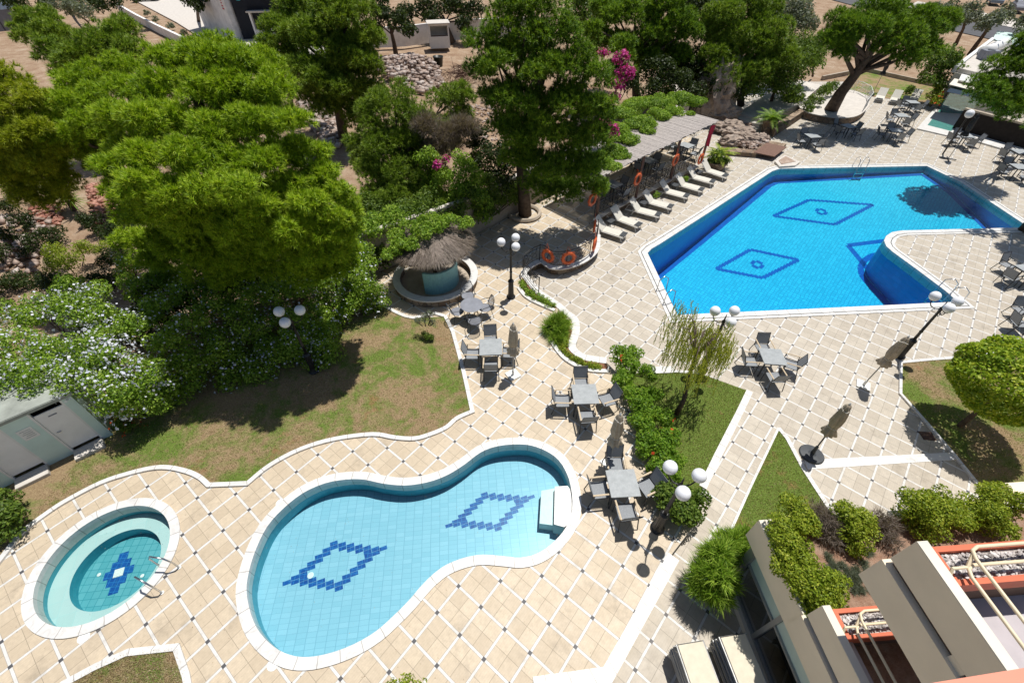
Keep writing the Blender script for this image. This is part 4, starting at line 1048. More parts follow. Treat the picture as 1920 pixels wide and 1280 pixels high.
# --- changing cabin with two white doors
sa, sb = at(213, 815, 0), at(7, 915, 0); sdv = (sb - sa).normalized(); sn = Vector((-sdv.y, sdv.x, 0))
if sn.y < 0: sn = -sn
def onshed(px, py, z=0): return (at(px, py, z) - sa).dot(sdv)
sh = thing('changing_cabin', 'pale green changing cabin with two white doors below the flowering hedge', 'cabin', sa)
FR = Matrix.Translation((0, 0, 0)) @ Matrix(((sdv.x, sn.x, 0, 0), (sdv.y, sn.y, 0, 0), (0, 0, 1, 0), (0, 0, 0, 1)))
d2 = (onshed(195, 816), onshed(139, 845)); d1 = (onshed(94, 866), onshed(30, 897)); HT = 2.05
m = MB()
for a, b in ((0, d2[0]), (d2[1], d1[0]), (d1[1], d1[1] + 1.2)): m.box(a, b, 0, .15, 0, HT, FR)
m.box(0, .15, .151, 2.2, 0, HT, FR); m.build('wall', 'mint', sh)
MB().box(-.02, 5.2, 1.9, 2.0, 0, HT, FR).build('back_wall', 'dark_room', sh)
MB().box(-.12, 5.3, -.1, 2.4, HT + .002, HT + .14, FR, bev=.02).build('roof', 'roof_felt', sh)
for (a, b), lab in ((d2, 'right door, fully in view'), (d1, 'left door, cut by the photo edge')):
    d_ = MB().box(a + .05, b - .05, .03, .07, .22, 1.82, FR, bev=.006).build('door', 'door_grey', sh)
    m = MB(); m.tube([FR @ Vector((b - .14, .0, 1.0)), FR @ Vector((b - .24, .0, 1.0))], .014, 6); m.tube([FR @ Vector((b - .14, .03, 1.0)), FR @ Vector((b - .14, .0, 1.0))], .014, 6); m.build('handle', 'steel', d_)
    MB().box(a + .3, b - .3, .022, .029, 1.62, 1.66, FR).build('label_strip', 'mesh_fence', d_)
    m = MB(); m.box(a, a + .05, .0, .1, 0, HT, FR); m.box(b - .05, b, .0, .1, 0, HT, FR); m.build('door_frame', 'white_paint', sh)
    MB().box(a + .02, b - .02, -.42, .02, .0, .13, FR, bev=.008).build('doorstep', 'concrete', sh)
a = (d2[1] + d1[0]) / 2; pn = MB().box(a - .17, a + .17, -.012, -.002, 1.2, 1.62, FR).build('notice', 'white_paint', sh)
m = MB()
for k in range(5): m.box(a - .12, a + .12 - .05 * (k % 2), -.0155, -.0125, 1.28 + k * .065, 1.292 + k * .065, FR)
m.build('lines', 'mesh_fence', pn)
# ================================================================== HOTEL
MATS['bed_soil'] = earth('bed_soil', (.3, .16, .10), (.42, .27, .19), (.5, .38, .29), 4.)
O = at(1422, 975, 2.5); O.z = 0
HF = Matrix(((E1.x, E2.x, 0, O.x), (E1.y, E2.y, 0, O.y), (0, 0, 1, 0), (0, 0, 0, 1)))
pv = thing('hotel_pavilion', 'beige pavilion with glass front and planted roof bed', 'building', O)
HL = Matrix(((E1.x, E2.x, 0, 0), (E1.y, E2.y, 0, 0), (0, 0, 1, 0), (0, 0, 0, 1)))
m = MB(); m.box(0, .14, -7, 0, 1.72, 2.5, HL); m.box(.141, 12, -.16, 0, 1.72, 2.497, HL); m.build('parapet', 'facade', pv)
m = MB(); m.box(.003, .13, -7, -.003, 2.5, 2.52, HL); m.box(.14, 12, -.15, -.003, 2.4985, 2.5185, HL); m.build('parapet_cap', 'facade_light', pv)
MB().box(.142, 12, -7, -.161, 2.0, 2.36, HL).build('roof_bed', 'bed_soil', pv)
MB().box(.2, 12, -7, -.35, 1.65, 1.715, HL).build('ceiling', 'facade_light', pv)
MB().box(.30, 12, -7, -.35, L - .02, L + .06, HL).build('inner_floor', 'shade_brown', pv)
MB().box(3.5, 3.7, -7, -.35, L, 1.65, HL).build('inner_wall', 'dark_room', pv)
MB().box(.05, .34, -7, -.33, L - .05, L + .2, HL).build('sill', 'facade_light', pv)
MB().box(.10, .28, -.42, -.22, L + .201, 1.715, HL).build('corner_post', 'alu', pv)
MB().box(.3, 12, -.34, -.26, L - .05, 1.70, HL).build('side_wall', 'facade', pv)
for k, y in enumerate((-1.65, -3.0)): MB().box(.12, .26, y - .05, y + .05, L + .2, 1.715, HL).build('mullion', 'alu', pv)
MB().box(.13, .25, -7, -.43, .98, 1.04, HL).build('transom', 'alu', pv); MB().box(.13, .25, -7, -.43, L + .201, L + .26, HL).build('frame', 'alu', pv)
for a, b in ((-1.6, -.42), (-2.95, -1.7), (-7, -3.05)):
    MB().box(.18, .19, a, b, L + .26, .98, HL).build('window', 'glass', pv); MB().box(.181, .191, a, b, 1.04, 1.715, HL).build('upper_window', 'blind', pv)
def balcony(org, zt, lab, W=8.):
    b = thing('balcony', lab, 'balcony', Vector((org.x, org.y, 0)))
    m = MB(); m.box(0, .15, -8, 0, zt - .58, zt, HL); m.build('parapet', 'facade', b)
    MB().box(.002, .148, -8, -.002, zt, zt + .015, HL).build('parapet_cap', 'facade_light', b)
    MB().box(.06, .2, -8, -.05, zt - .68, zt - .581, HL).build('groove', 'shade_brown', b)
    m = MB(); m.box(-.05, .2, -8, .02, zt - 1.3, zt - .681, HL); m.box(-.0, .08, -1.35, -1.15, zt - .68, zt - .582, HL); m.build('lower_band', 'facade', b)
    MB().box(.151, .42, -8, -.45, zt - .95, zt - .30, HL).build('inner_ledge', 'balcony_floor', b)
    MB().box(.2, W, -8, -.02, zt - 1.25, zt - .951, HL).build('slab', 'balcony_floor', b)
    tr = thing('planter_trough', 'x', 'planter')
    m = MB(); y0, y1 = -.52, -.04; zr = zt - .12; x0 = .24
    m.box(x0, W, y1 - .07, y1, zr - .3, zr, HL); m.box(x0, W, y0, y0 + .07, zr - .3, zr, HL); m.box(x0, x0 + .07, y0 + .071, y1 - .071, zr - .3, zr - .001, HL); m.box(x0, W, y0 + .002, y1 - .002, zr - .32, zr - .301, HL)
    bpy.data.objects.remove(tr); m.build('planter', 'coral', b)
    MB().box(x0 - .03, W, -.5, -.08, zt - .95, zr - .321, HL).build('planter_wall', 'shade_brown', b)
    n_ = 1500; V = []; Fi = []
    P_ = np.c_[rng.uniform(x0 + .1, 3.2, n_), rng.uniform(y0 + .1, y1 - .1, n_), rng.uniform(zr - .11, zr - .05, n_)]
    pm = MB(); pm.box(x0 + .075, W, y0 + .075, y1 - .075, zr - .28, zr - .09, HL); bed_ = pm.build('gravel_bed', 'pebble', b)
    for p in P_:
        s_ = rng.uniform(.016, .034); q = HL @ Vector(p); k0_ = len(V); rr = rng.uniform(.7, 1.3, 3)
        V += [(q.x + s_ * rr[0], q.y, q.z), (q.x - s_ * rr[0], q.y, q.z), (q.x, q.y + s_ * rr[1], q.z), (q.x, q.y - s_ * rr[1], q.z), (q.x, q.y, q.z + s_ * rr[2] * .8), (q.x, q.y, q.z - s_)]
        for f in ((0, 2, 4), (2, 1, 4), (1, 3, 4), (3, 0, 4)): Fi.append([k0_ + i for i in f])
    o = npmesh('pebbles', np.array(V), np.array(Fi), 3, 'leaf_pebble', bed_); o['kind'] = 'stuff'
    zr1, zr2 = zt + .14, zt + .03
    rp = [HL @ Vector(p) for p in ((W, -.16, zr1), (.62, -.16, zr1), (.52, -.2, zr1), (.48, -.3, zr1), (.48, -8, zr1))]; MB().tube(rp, .023, 8).build('rail', 'cream_tube', b, True)
    rp = [HL @ Vector(p) for p in ((W, -.34, zr2), (.50, -.34, zr2), (.40, -.38, zr2), (.36, -.48, zr2), (.36, -8, zr2))]; MB().tube(rp, .023, 8).build('rail', 'cream_tube', b, True)
    m = MB(); m.tube([HL @ Vector(p) for p in ((.17, -.42, zt - .05), (.2, -.36, zt + .03), (.4, -.36, zt + .03), (.52, -.22, zr1))], .022, 6); m.build('bracket', 'cream_tube', b)
    return b
MATS['leaf_pebble'] = leaf('leaf_pebble', (.16, .14, .13), (.42, .38, .36), (.7, .67, .64), .0, 30)
b1 = balcony(at(1540.5, 1135, 3.2), 3.2, 'lower hotel balcony with coral planter of pebbles and beige parapet')
b2 = balcony(at(1717.5, 1015, 6.2), 6.2, 'upper hotel balcony with coral planter, double cream rail and beige parapet')
q0, q1 = at(1700, 1287, 11.), at(2300, 1189, 11.)
dq = (q1 - q0).normalized(); nq = Vector((dq.y, -dq.x, 0))
t = thing('planter_trough', 'pale coral balcony rim cutting the bottom right corner of the view', 'planter', q0)
m = MB(); pts = [Vector((0, 0, 0)) - dq * .05, dq * 1.2, dq * 1.2 + nq * .3, nq * .3 - dq * .05]; m.prism([(p.x, p.y) for p in pts], -.35, 0); m.build('trough', 'coral_pale', t)
MB().prism([(p.x, p.y) for p in (dq * .0 + nq * .12, dq * 1.15 + nq * .12, dq * 1.15 + nq * .25, nq * .25)], .0, .03).build('soil', 'soil', t)
# beige wall at the right lawn
a = at(1920, 878, 1.0); wl = thing('hotel_wall', 'beige hotel wall at the right edge behind the roof shrubs', 'wall', at(1884, 905, 1.0) * Vector((1, 1, 0)) if False else Vector((at(1884, 905, 1.0).x, at(1884, 905, 1.0).y, 0)))
MB().box(0, 6, -3, 0, L - .05, 1.0, HL).build('face', 'facade', wl)
# ================================================================== UPPER RIGHT CORNER
def px_prism(name, pts, z, z0, z1, mat, parent=None):
    return MB().prism([p.to_2d() for p in poly(pts, z)], z0, z1).build(name, mat, parent)
# round tree terrace with stone side
RT = [(1508, 208), (1535, 216), (1570, 221), (1600, 219), (1618, 210), (1628, 196), (1627, 182), (1610, 174), (1590, 169), (1560, 180), (1520, 186), (1498, 194)]
rt = thing('raised_terrace', 'rounded raised terrace with brick side around the leaning pine', 'terrace', (0, 0, 0))
lp_ = smooth_loop(poly(RT, .1), 3)
MB().prism(lp_, L - .02, .06).build('side', 'stone', rt); MB().prism(offset(lp_, .06 if area(lp_) > 0 else -.06), .061, .12).build('paving', 'concrete', rt)
wr = thing('railing', 'white lattice railing on the rounded raised terrace', 'railing', (0, 0, 0))
rail_on([p.to_2d() for p in poly([(1577, 184), (1590, 171), (1608, 174), (1624, 183), (1627, 195), (1617, 208)], .12)], wr, .85, .12, .13, 'white_paint')
# pale terrace with steps beside the rockery
px_up = thing('raised_terrace', 'pale stone terrace with broad steps behind the palm pots', 'terrace', (0, 0, 0))
px_prism('step', [(1372, 226), (1418, 243), (1430, 236), (1384, 220)], -.15, L - .02, -.15, 'concrete', px_up)
px_prism('step', [(1376, 219), (1424, 235), (1440, 226), (1392, 211)], .05, L - .02, .05, 'concrete', px_up)
px_prism('paving', [(1385, 212), (1432, 227), (1455, 214), (1500, 195), (1540, 160), (1500, 150), (1440, 175)], .2, L - .02, .2, 'concrete', px_up)
px_prism('kerb', [(1448, 236), (1500, 204), (1508, 208), (1454, 244)], .15, L - .02, .16, 'stone', px_up)
# wooden lid and stone trough by the pool
t = thing('wooden_hatch', 'flat brown wooden hatch cover beside the rock garden', 'hatch', (0, 0, 0))
px_prism('cover', [(1413, 286), (1438, 268), (1475, 276), (1452, 294)], -.1, -.14, -.08, 'deck_wood', t)
px_prism('side', [(1416, 286), (1439, 271), (1472, 277), (1451, 292)], L, L - .02, -.141, 'stone', t)
t = thing('stone_trough', 'low stone trough of gravel at the far pool corner', 'planter', (0, 0, 0))
px_prism('kerb', [(1453, 302), (1472, 290), (1500, 303), (1492, 310), (1462, 312)], L + .15, L - .02, L + .14, 'concrete', t); px_prism('gravel', [(1460, 301), (1473, 293), (1492, 303), (1465, 308)], L + .15, L + .1, L + .165, 'rubble', t)
# pots
def pot(px, py, z, r, h, label, mat='stone'):
    p = at(px, py, z); t = thing('plant_pot', label, 'plant pot', p)
    MB().lathe([(r * .8, 0), (r, h * .8), (r * 1.08, h * .85), (r * 1.08, h), (r * .9, h), (r * .88, h * .9)], 20).build('bowl', mat, t); MB().lathe([(r * .885, h * .82), (r * .885, h * .88)], 18).build('soil', 'soil', t); return p + Vector((0, 0, h * .88))
pt1 = pot(1437, 248, L, .5, .95, 'tall round stone pot holding the cycad'); pt2 = pot(1341, 316, L, .62, .5, 'wide round stone planter at the end of the loungers')
def cycad(name, label, p, n, ln, mat='palm', up=.9, wid=.16, trunk_h=.15):
    t = thing(name, label, 'palm plant', p); V = []; Fi = []
    for k in range(n):
        a = 2 * math.pi * k * .618 + random.uniform(-.2, .2); el = up * (1 - k / n) + .15; L_ = ln * random.uniform(.8, 1.1)
        d = Vector((math.cos(a), math.sin(a), 0)); pts = []
        for i in range(9): u = i / 8; pts.append(d * (L_ * u * math.cos(el * (1 - u * .6))) + Vector((0, 0, trunk_h + L_ * (math.sin(el) * u - .55 * u * u))))
        for i in range(8):
            tt = (pts[i + 1] - pts[i]).normalized(); sd_ = tt.cross(Vector((0, 0, 1))).normalized()
            for s in (-1, 1):
                for j in range(3):
                    q = pts[i].lerp(pts[i + 1], j / 3); wl_ = wid * math.sin(math.pi * min(1, .15 + (i + j / 3) / 9)); e = q + sd_ * s * wl_ + tt * wl_ * .7 - Vector((0, 0, wl_ * .35)); k0_ = len(V)
                    V += [tuple(q - tt * .03), tuple(q + tt * .03), tuple(e)]; Fi.append((k0_, k0_ + 1, k0_ + 2))
    npmesh('fronds', np.array(V), np.array(Fi), 3, 'leaf_' + mat, t); MB().tube([(0, 0, -.05), (0, 0, trunk_h + .05)], [.13, .1], 8).build('trunk', 'bark', t); return t
cycad('cycad', 'green cycad with arching fronds in the tall stone pot', pt1, 34, 1.55, wid=.24)
cycad('cycad', 'yellowish cycad fronds rising from the wide stone planter', pt2 + Vector((.1, .2, .25)), 20, 1.3, 'golden', wid=.22)
shrub('shrub', 'dark leafy shrub filling the wide stone planter', [((pt2.x - .15, pt2.y - .1, pt2.z + .3), .55), ((pt2.x + .25, pt2.y - .2, pt2.z + .15), .4)], 'broad', size=.12, dens=110)
# glass bar pavilion at far right, dark screen, flat roof, duct
gb = thing('glass_kiosk', 'flat roofed kiosk with green glass front and white awning at far right', 'kiosk', (0, 0, 0))
px_prism('base', [(1718, 243), (1756, 200), (1830, 215), (1800, 262)], L, L - .02, L + .09, 'marble', gb)
def quad(name, pts, mat, parent, th=.02):
    P = [Vector(p) for p in pts]; nn = (P[1] - P[0]).cross(P[2] - P[0]).normalized() * th
    vs = P + [p + nn for p in P]; n = len(P); return MB().add(vs, [tuple(range(n))[::-1], tuple(range(n, 2 * n))] + [(i, (i + 1) % n, n + (i + 1) % n, n + i) for i in range(n)]).build(name, mat, parent)
ga = at(1757, 210, L + .1); gb_ = at(1800, 196, L + .1); gd = (gb_ - ga)
g1 = ga + Vector((1.2, 3.2, 0))
quad('window', [ga, ga + Vector((1.9, 2.6, 0)), ga + Vector((1.9, 2.6, 2.3)), ga + Vector((0, 0, 2.0))], 'glass_green', gb)
quad('window', [ga + Vector((.05, -.02, 0)), ga + Vector((2.6, -.6, 0)), ga + Vector((2.6, -.6, 1.2)), ga + Vector((.05, -.02, 2.0))], 'glass_green', gb)
zr = 2.5
px_prism('roof', [(1790, 126), (1858, 76), (1935, 92), (1935, 150), (1850, 140)], zr, zr - .3, zr, 'concrete', gb)
px_prism('wall', [(1795, 128), (1858, 82), (1935, 96), (1935, 150), (1850, 140)], zr, L, zr - .301, 'facade_light', gb)
px_prism('roof_edge', [(1788, 127), (1858, 74), (1863, 76), (1794, 129)], zr, zr - .32, zr + .18, 'white_paint', gb)
px_prism('awning', [(1798, 150), (1806, 133), (1860, 143), (1850, 162)], 2.2, 2.12, 2.2, 'white_plastic', gb)
px_prism('awning_frame', [(1780, 158), (1790, 147), (1858, 162), (1850, 176)], 2.0, 1.93, 1.99, 'facade_light', gb)
px_prism('skylight', [(1775, 172), (1790, 153), (1838, 163), (1822, 182)], 1.9, 1.86, 1.89, 'glass_green', gb)
q = at(1848, 112, zr); t = thing('air_unit', 'grey boxy air conditioner on the flat kiosk roof', 'air conditioner', (q.x, q.y, zr), R(-10)); MB().box(-.6, .6, -.4, .4, .02, .7, bev=.03).build('housing', 'mesh_fence', t); MB().lathe([(.25, 0), (.28, .03), (.05, .05)], 16, (0, 0, .7)).build('fan', 'charcoal', t)
t = thing('ventilation_duct', 'thick white curved ventilation duct on the flat roof', 'duct', at(1842, 97, zr + .3))
d0 = at(1842, 97, zr + .3); m = MB(); m.tube([Vector((0, 0, 0)), at(1858, 93, zr + .4) - d0, at(1872, 86, zr + .5) - d0, at(1884, 82, zr + .3) - d0, at(1886, 84, zr + .0) - d0], .42, 14); m.build('pipe', 'white_paint', t, True)
for f_ in (.2, .8): p_ = (at(1858, 93, zr + .4) - d0).lerp(at(1872, 86, zr + .5) - d0, f_); MB().tube([p_ - Vector((.05, 0, 0)), p_ + Vector((.05, .02, 0))], .45, 14).build('seam', 'steel', t, True)
px_prism('roof', [(1862, 72), (1870, 58), (1910, 64), (1920, 88), (1900, 92)], zr - .2, L, zr - .2, 'mint', thing('flat_building', 'grey green flat roofed block behind the white duct', 'building', (0, 0, 0)))
ds = thing('privacy_screen', 'long black privacy screen with beige cap behind the far tables', 'screen', (0, 0, 0))
d0, d1 = at(1785, 242, L), at(1960, 292, L); band([d0.to_2d(), d1.to_2d()], .2, L - .02, 1.0, 'panel', 'dark_fence', ds); band([d0.to_2d(), d1.to_2d()], .3, 1.0, 1.12, 'cap', 'wall_beige', ds)
band([(d0 - Vector((.2, 1.0, 0))).to_2d(), (d1 - Vector((.2, 1.0, 0))).to_2d()], 1.6, L - .02, L + .1, 'footing', 'marble', ds)
# dry lawn with low kerb where the far loungers stand
lawn('lawn', poly([(1590, 170), (1625, 180), (1700, 190), (1745, 200), (1775, 175), (1760, 160), (1620, 132), (1590, 140)], L), L + .02, 'lawn_dry')
t = thing('garden_wall', 'low pale kerb wall behind the far loungers', 'wall', (0, 0, 0)); band([p.to_2d() for p in poly([(1540, 150), (1620, 134), (1700, 152), (1760, 165)], L)], .2, L - .02, L + .35, 'face', 'wall_beige', t)
# ================================================================== REAR LOT
ws = thing('garden_wall', 'long low white wall beside the rear path at upper left', 'wall', (0, 0, 0)); band([p.to_2d() for p in poly([(225, 20), (262, 42), (300, 62), (345, 84), (372, 98)], 0)], .3, -.05, .9, 'face', 'wall_white', ws)
ws = thing('garden_wall', 'pale weathered boundary wall behind the white hut', 'wall', (0, 0, 0)); band([p.to_2d() for p in poly([(680, 90), (760, 86), (815, 78), (900, 70), (1000, 66)], 0)], .3, -.05, 1.9, 'face', 'wall_white', ws)
wb = thing('white_building', 'white windowless wall of the house with the painted mural', 'building', (0, 0, 0))
p0, p1 = at(395, 56, 0), at(446, 76, 0); dd = (p1 - p0).normalized(); p0 = p1 - dd * 11; bk = Vector((.35, 1, 0)).normalized()
q = [p0, p1, p1 + bk * 9, p0 + bk * 9]; MB().prism([(p.x, p.y) for p in q], -.05, 7.).build('wall', 'wall_white', wb)
fd = Vector((dd.y, -dd.x, 0)); m = MB()
for k in range(13): 
    c = p1 - dd * 1.0 + fd * .015 + Vector((0, 0, 6.4 - k * .28)); hw = .16 + .12 * ((k * 7) % 5) / 5
    m.box(-hw, hw, -.01, .01, -.07, .07, Matrix.Translation(c) @ Matrix.Rotation(math.atan2(dd.y, dd.x), 4, 'Z'))
m.build('lettering', 'mural_red', wb)
mu = thing('mural_wall', 'dark wall with teal and pink mural beside the white house', 'building', (0, 0, 0))
a0 = p1 + Vector((.5, .6, 0)); a1 = at(640, 76, 0) + Vector((0, 3, 0)); du = (a1 - a0).normalized(); db = Vector((-du.y, du.x, 0))
MB().prism([(p.x, p.y) for p in (a0, a1, a1 + db * 6, a0 + db * 6)], -.05, 8.).build('wall', 'mural_navy', mu)
for (s, w_, z, h_, mt) in ((.9, 1.5, 5.2, 2.6, 'mural_teal'), (3.0, 1.1, 4.9, 1.0, 'mural_pink'), (4.6, 2.2, 5.6, 2.2, 'mural_teal'), (7.6, 1.0, 5.2, 2.0, 'mural_red'), (9.4, 2.0, 5.4, 2.4, 'mural_teal')):
    c = a0 + du * s - db * .02 + Vector((0, 0, z)); m = MB(); n = 14
    vs = [c + du * w_ * (.5 + .12 * math.sin(3 * x + s)) * math.cos(x) + Vector((0, 0, h_ * (.5 + .1 * math.cos(4 * x)) * math.sin(x))) for x in np.linspace(0, 2 * math.pi, n + 1)[:-1]]
    m.add(vs + [v + db * .015 for v in vs], [tuple(range(n))] + [(i, (i + 1) % n, n + (i + 1) % n, n + i) for i in range(n)]); m.build('painted_shape', mt, mu)
kq = at(500, 74, 0); t = thing('white_kiosk', 'small white hut in front of the dark mural wall', 'hut', kq, R(8)); m = MB()
m.box(-1.1, -.9, -.1, 1.4, 0, 2.7); m.box(.9, 1.1, -.1, 1.4, 0, 2.7); m.box(-.9, .9, 1.2, 1.4, 0, 2.7); m.box(-.899, .899, -.05, .1, 0, 1.0); m.build('wall', 'white_paint', t); MB().box(-1.3, 1.3, -.3, 1.6, 2.7, 2.85).build('roof', 'concrete', t)
# white hut with open front
q = at(808, 92, 0); hh = thing('garden_hut', 'small white hut with open hatch in front of the boundary wall', 'hut', q, R(12)); m = MB(); a_ = 0
m.box(0, .14, 0, .14, 0, 2.35); m.box(2.1, 2.24, 0, .14, 0, 2.35); m.box(.14, 2.1, .02, .12, 0, 1.15); m.box(.0, .12, .141, 1.8, 0, 2.3); m.box(2.12, 2.24, .141, 1.8, 0, 2.3); m.box(.121, 2.119, 1.7, 1.8, 0, 2.3); m.box(.14, 2.1, .01, .13, 2.15, 2.34)
m.build('wall', 'white_paint', hh); MB().box(-.15, 2.4, -.2, 2.0, 2.351, 2.43).build('roof', 'concrete', hh); MB().box(.14, 2.1, .121, .4, 1.15, 1.2).build('counter', 'deck_wood', hh)
q = at(823, 125, 0); t = thing('bucket', 'large black plastic tub standing on the rubble lot', 'tub', q); MB().lathe([(.38, 0), (.5, .85), (.54, .86), (.54, .92), (.47, .92), (.36, .1), (.02, .08)], 24).build('shell', 'bucket', t, True)
q = at(541, 168, .35); t = thing('old_tyre', 'worn black tyre leaning on the rubble beside pines', 'tyre', q, R(30)); m = MB(); n, k = 22, 8; vs = []; fs = []
for i in range(n):
    for j in range(k):
        a, b = 2 * math.pi * i / n, 2 * math.pi * j / k; r_ = .42 + .14 * math.cos(b); vs.append((r_ * math.cos(a), .14 * math.sin(b), r_ * math.sin(a))); fs.append((i * k + j, ((i + 1) % n) * k + j, ((i + 1) % n) * k + (j + 1) % k, i * k + (j + 1) % k))
m.add(vs, fs).build('rubber', 'charcoal', t, True); t.rotation_euler = (R(-55), 0, R(25))
fe = thing('mesh_fence', 'grey mesh fence panels at the upper left corner', 'fence', (0, 0, 0)); a, b = at(-60, 66, 0), at(46, 55, 0); band([a.to_2d(), b.to_2d()], .05, 0, 2.2, 'panel', 'mesh_fence', fe)
for i in range(4): p = a.lerp(b, i / 3); MB().tube([(p.x, p.y - .06, 0), (p.x, p.y - .06, 2.35)], .05, 6).build('post', 'charcoal', fe)
# parked cars glimpsed beyond
def car(px, py, z, rz, mat, label):
    p = at(px, py, z); t = thing('parked_car', label, 'car', p, R(rz), 'cars parked beyond the trees')
    prof = [(-2.1, .35), (-2.15, .75), (-1.95, .95), (-1.2, 1.0), (-.7, 1.42), (.8, 1.45), (1.35, 1.0), (2.0, .9), (2.15, .6), (2.1, .35)]
    m = MB(); n = len(prof); vs = [(x, -.82 * (1 if z_ < 1.1 else .84), z_) for x, z_ in prof] + [(x, .82 * (1 if z_ < 1.1 else .84), z_) for x, z_ in prof]
    m.add(vs, [tuple(range(n)), tuple(range(n, 2 * n))[::-1]] + [(i, n + i, n + (i + 1) % n, (i + 1) % n) for i in range(n)]); m.build('body', mat, t)
    for s in (-1, 1): 
        m = MB().add([(-1.05, s * .80, 1.02), (1.2, s * .80, 1.02), (.75, s * .715, 1.4), (-.68, s * .715, 1.4)], [(0, 1, 2, 3)]); m.build('window', 'charcoal', t)
    for sx in (-1.35, 1.35):
        for sy in (-1, 1): MB().tube([(sx, sy * .7, .33), (sx, sy * .86, .33)], .33, 16).build('wheel', 'iron', t)
car(8, 22, 0, 80, 'blue_grey', 'blue car glimpsed at the upper left corner'); car(275, 2, 0, 10, 'white_paint', 'white car glimpsed beside the rear path'); car(1862, 8, L, 60, 'blue_grey', 'blue grey car parked at the upper right edge'); car(1905, 22, L, 62, 'mesh_fence', 'grey vehicle at the upper right corner')
from mathutils import noise as mnoise
# ================================================================== TREES
def G(px, py, z=-.03): p = at(px, py, z); return (p.x, p.y, p.z)
def L_A(lst, y0=140, Y0=16.0, k=.0165, dY=0): return [(px, py, Y0 - (py - y0) * k + dY, r) for px, py, r in lst]
pine('pine_tree', 'largest bright green pine with broad billowing crown overhanging the shaded lawn', (-10.6, 16.2, 0), [(359, 112, 15.37, 50), (420, 120, 14.87, 54), (469, 128, 15.51, 46), (310, 105, 15.48, 44), (243, 169, 14.28, 50), (312, 170, 14.33, 52), (388, 165, 13.96, 54), (441, 171, 14.15, 54), (507, 163, 14.48, 48), (207, 225, 13.18, 46), (279, 225, 12.84, 54), (330, 227, 13.29, 56), (405, 248, 12.87, 56), (475, 227, 13.13, 54), (545, 227, 12.88, 42), (231, 314, 11.82, 52), (290, 297, 11.84, 56), (364, 294, 11.6, 58), (434, 312, 11.97, 54), (490, 305, 12.02, 46), (255, 350, 10.77, 44), (324, 363, 11.04, 54), (390, 363, 10.88, 56), (450, 349, 10.73, 46), (300, 400, 13.0, 60), (370, 420, 12.9, 62), (440, 410, 12.8, 60), (490, 400, 12.8, 50), (260, 400, 13.0, 50), (330, 450, 13.2, 55), (400, 460, 13.0, 55), (460, 450, 12.9, 50), (250, 450, 13.6, 40), (300, 480, 13.8, 45), (520, 370, 13.2, 46), (230, 360, 13.2, 36), (540, 300, 13.6, 44)], 'pine', .26, .19, 60, n=9, wd=.016)
pine('pine_tree', 'bright green pine beside the lawn with low rounded crown in front of the thatched bar', (-6.6, 15.4, 0), [(560, 345, 12.4, 42), (605, 325, 12.8, 38), (635, 365, 12.3, 36), (525, 385, 11.8, 42), (580, 385, 11.6, 46), (625, 410, 11.6, 38), (505, 425, 11.3, 38), (555, 430, 11.0, 44), (600, 440, 11.2, 42), (648, 415, 12.0, 26), (595, 290, 13.4, 32), (520, 460, 12.2, 42), (570, 475, 12.2, 46), (625, 465, 12.3, 40), (645, 450, 12.8, 28), (490, 450, 12.4, 30)], 'pine', .2, .19, 60, n=9, wd=.016)
pine('pine_tree', 'green pine at left whose crown joins the largest pine', (-13.2, 17.2, 0), [(130, 175, 17.4, 42), (180, 150, 17.9, 42), (230, 130, 18.2, 38), (95, 205, 16.7, 38), (150, 205, 16.6, 44), (200, 190, 16.8, 42), (120, 245, 15.8, 40), (170, 240, 15.7, 42), (215, 225, 16.2, 38), (85, 250, 16.2, 34), (140, 280, 17.0, 42), (190, 275, 16.8, 42), (100, 300, 17.2, 40), (185, 300, 17.6, 26)], 'pine', .22, .18, 56, n=9, wd=.016, under=False)
pine('pine_tree', 'yellowish pine cut by the left edge of the photo', G(-40, 400, 0), [(15, 150, 16.4, 42), (55, 185, 15.9, 38), (5, 205, 15.6, 46), (60, 235, 15.2, 40), (20, 250, 15.0, 46), (-20, 180, 16, 50), (50, 280, 15.8, 46), (5, 300, 15.8, 50), (90, 300, 16.0, 40), (40, 325, 16.2, 42), (-25, 260, 15.4, 46)], 'pine_yellow', .22, .18, 50, n=8, wd=.017)
pine('pine_tree', 'green pine behind the largest pine toward the rear path', (-17.5, 24.0, 0), [(175, 105, 24.0, 48), (225, 60, 25.5, 34), (130, 115, 23.5, 38), (205, 80, 24.8, 40), (240, 100, 24.2, 34), (95, 95, 24.0, 30)], 'pine_olive', .2, .24, 30, n=8, wd=.024)
pine('pine_tree', 'rounded olive green pine nearest the mesh fence at upper left', (-25, 30, 0), [(75, 40, 31.0, 32), (105, 60, 30.0, 34), (60, 70, 30.0, 28), (45, 45, 30.6, 20), (120, 85, 29.5, 22)], 'pine_olive', .2, .26, 28, n=8, wd=.028)
pine('pine_tree', 'bright green pine peeking over the largest pine beside the mural house', (-12.5, 19.5, 0), [(370, 120, 18.6, 48), (430, 105, 19.2, 52), (480, 130, 18.8, 45), (330, 115, 18.8, 36), (520, 165, 18.0, 32)], 'pine', .2, .2, 44, n=8, wd=.018)
pine('pine_tree', 'tall olive green pine with bare trunk standing on the rubble', G(645, 262), [(640, 30, 33.0, 55), (590, 60, 33.0, 53), (680, 75, 33.0, 41), (560, 120, 31.5, 37), (640, 105, 32.0, 51), (600, 150, 31.0, 39), (650, 160, 31.4, 46), (690, 120, 32.0, 34), (615, 0, 34.0, 53), (675, 20, 34, 41), (545, 60, 33.5, 30)], 'pine_olive', .3, .28, 26, n=8, wd=.03)
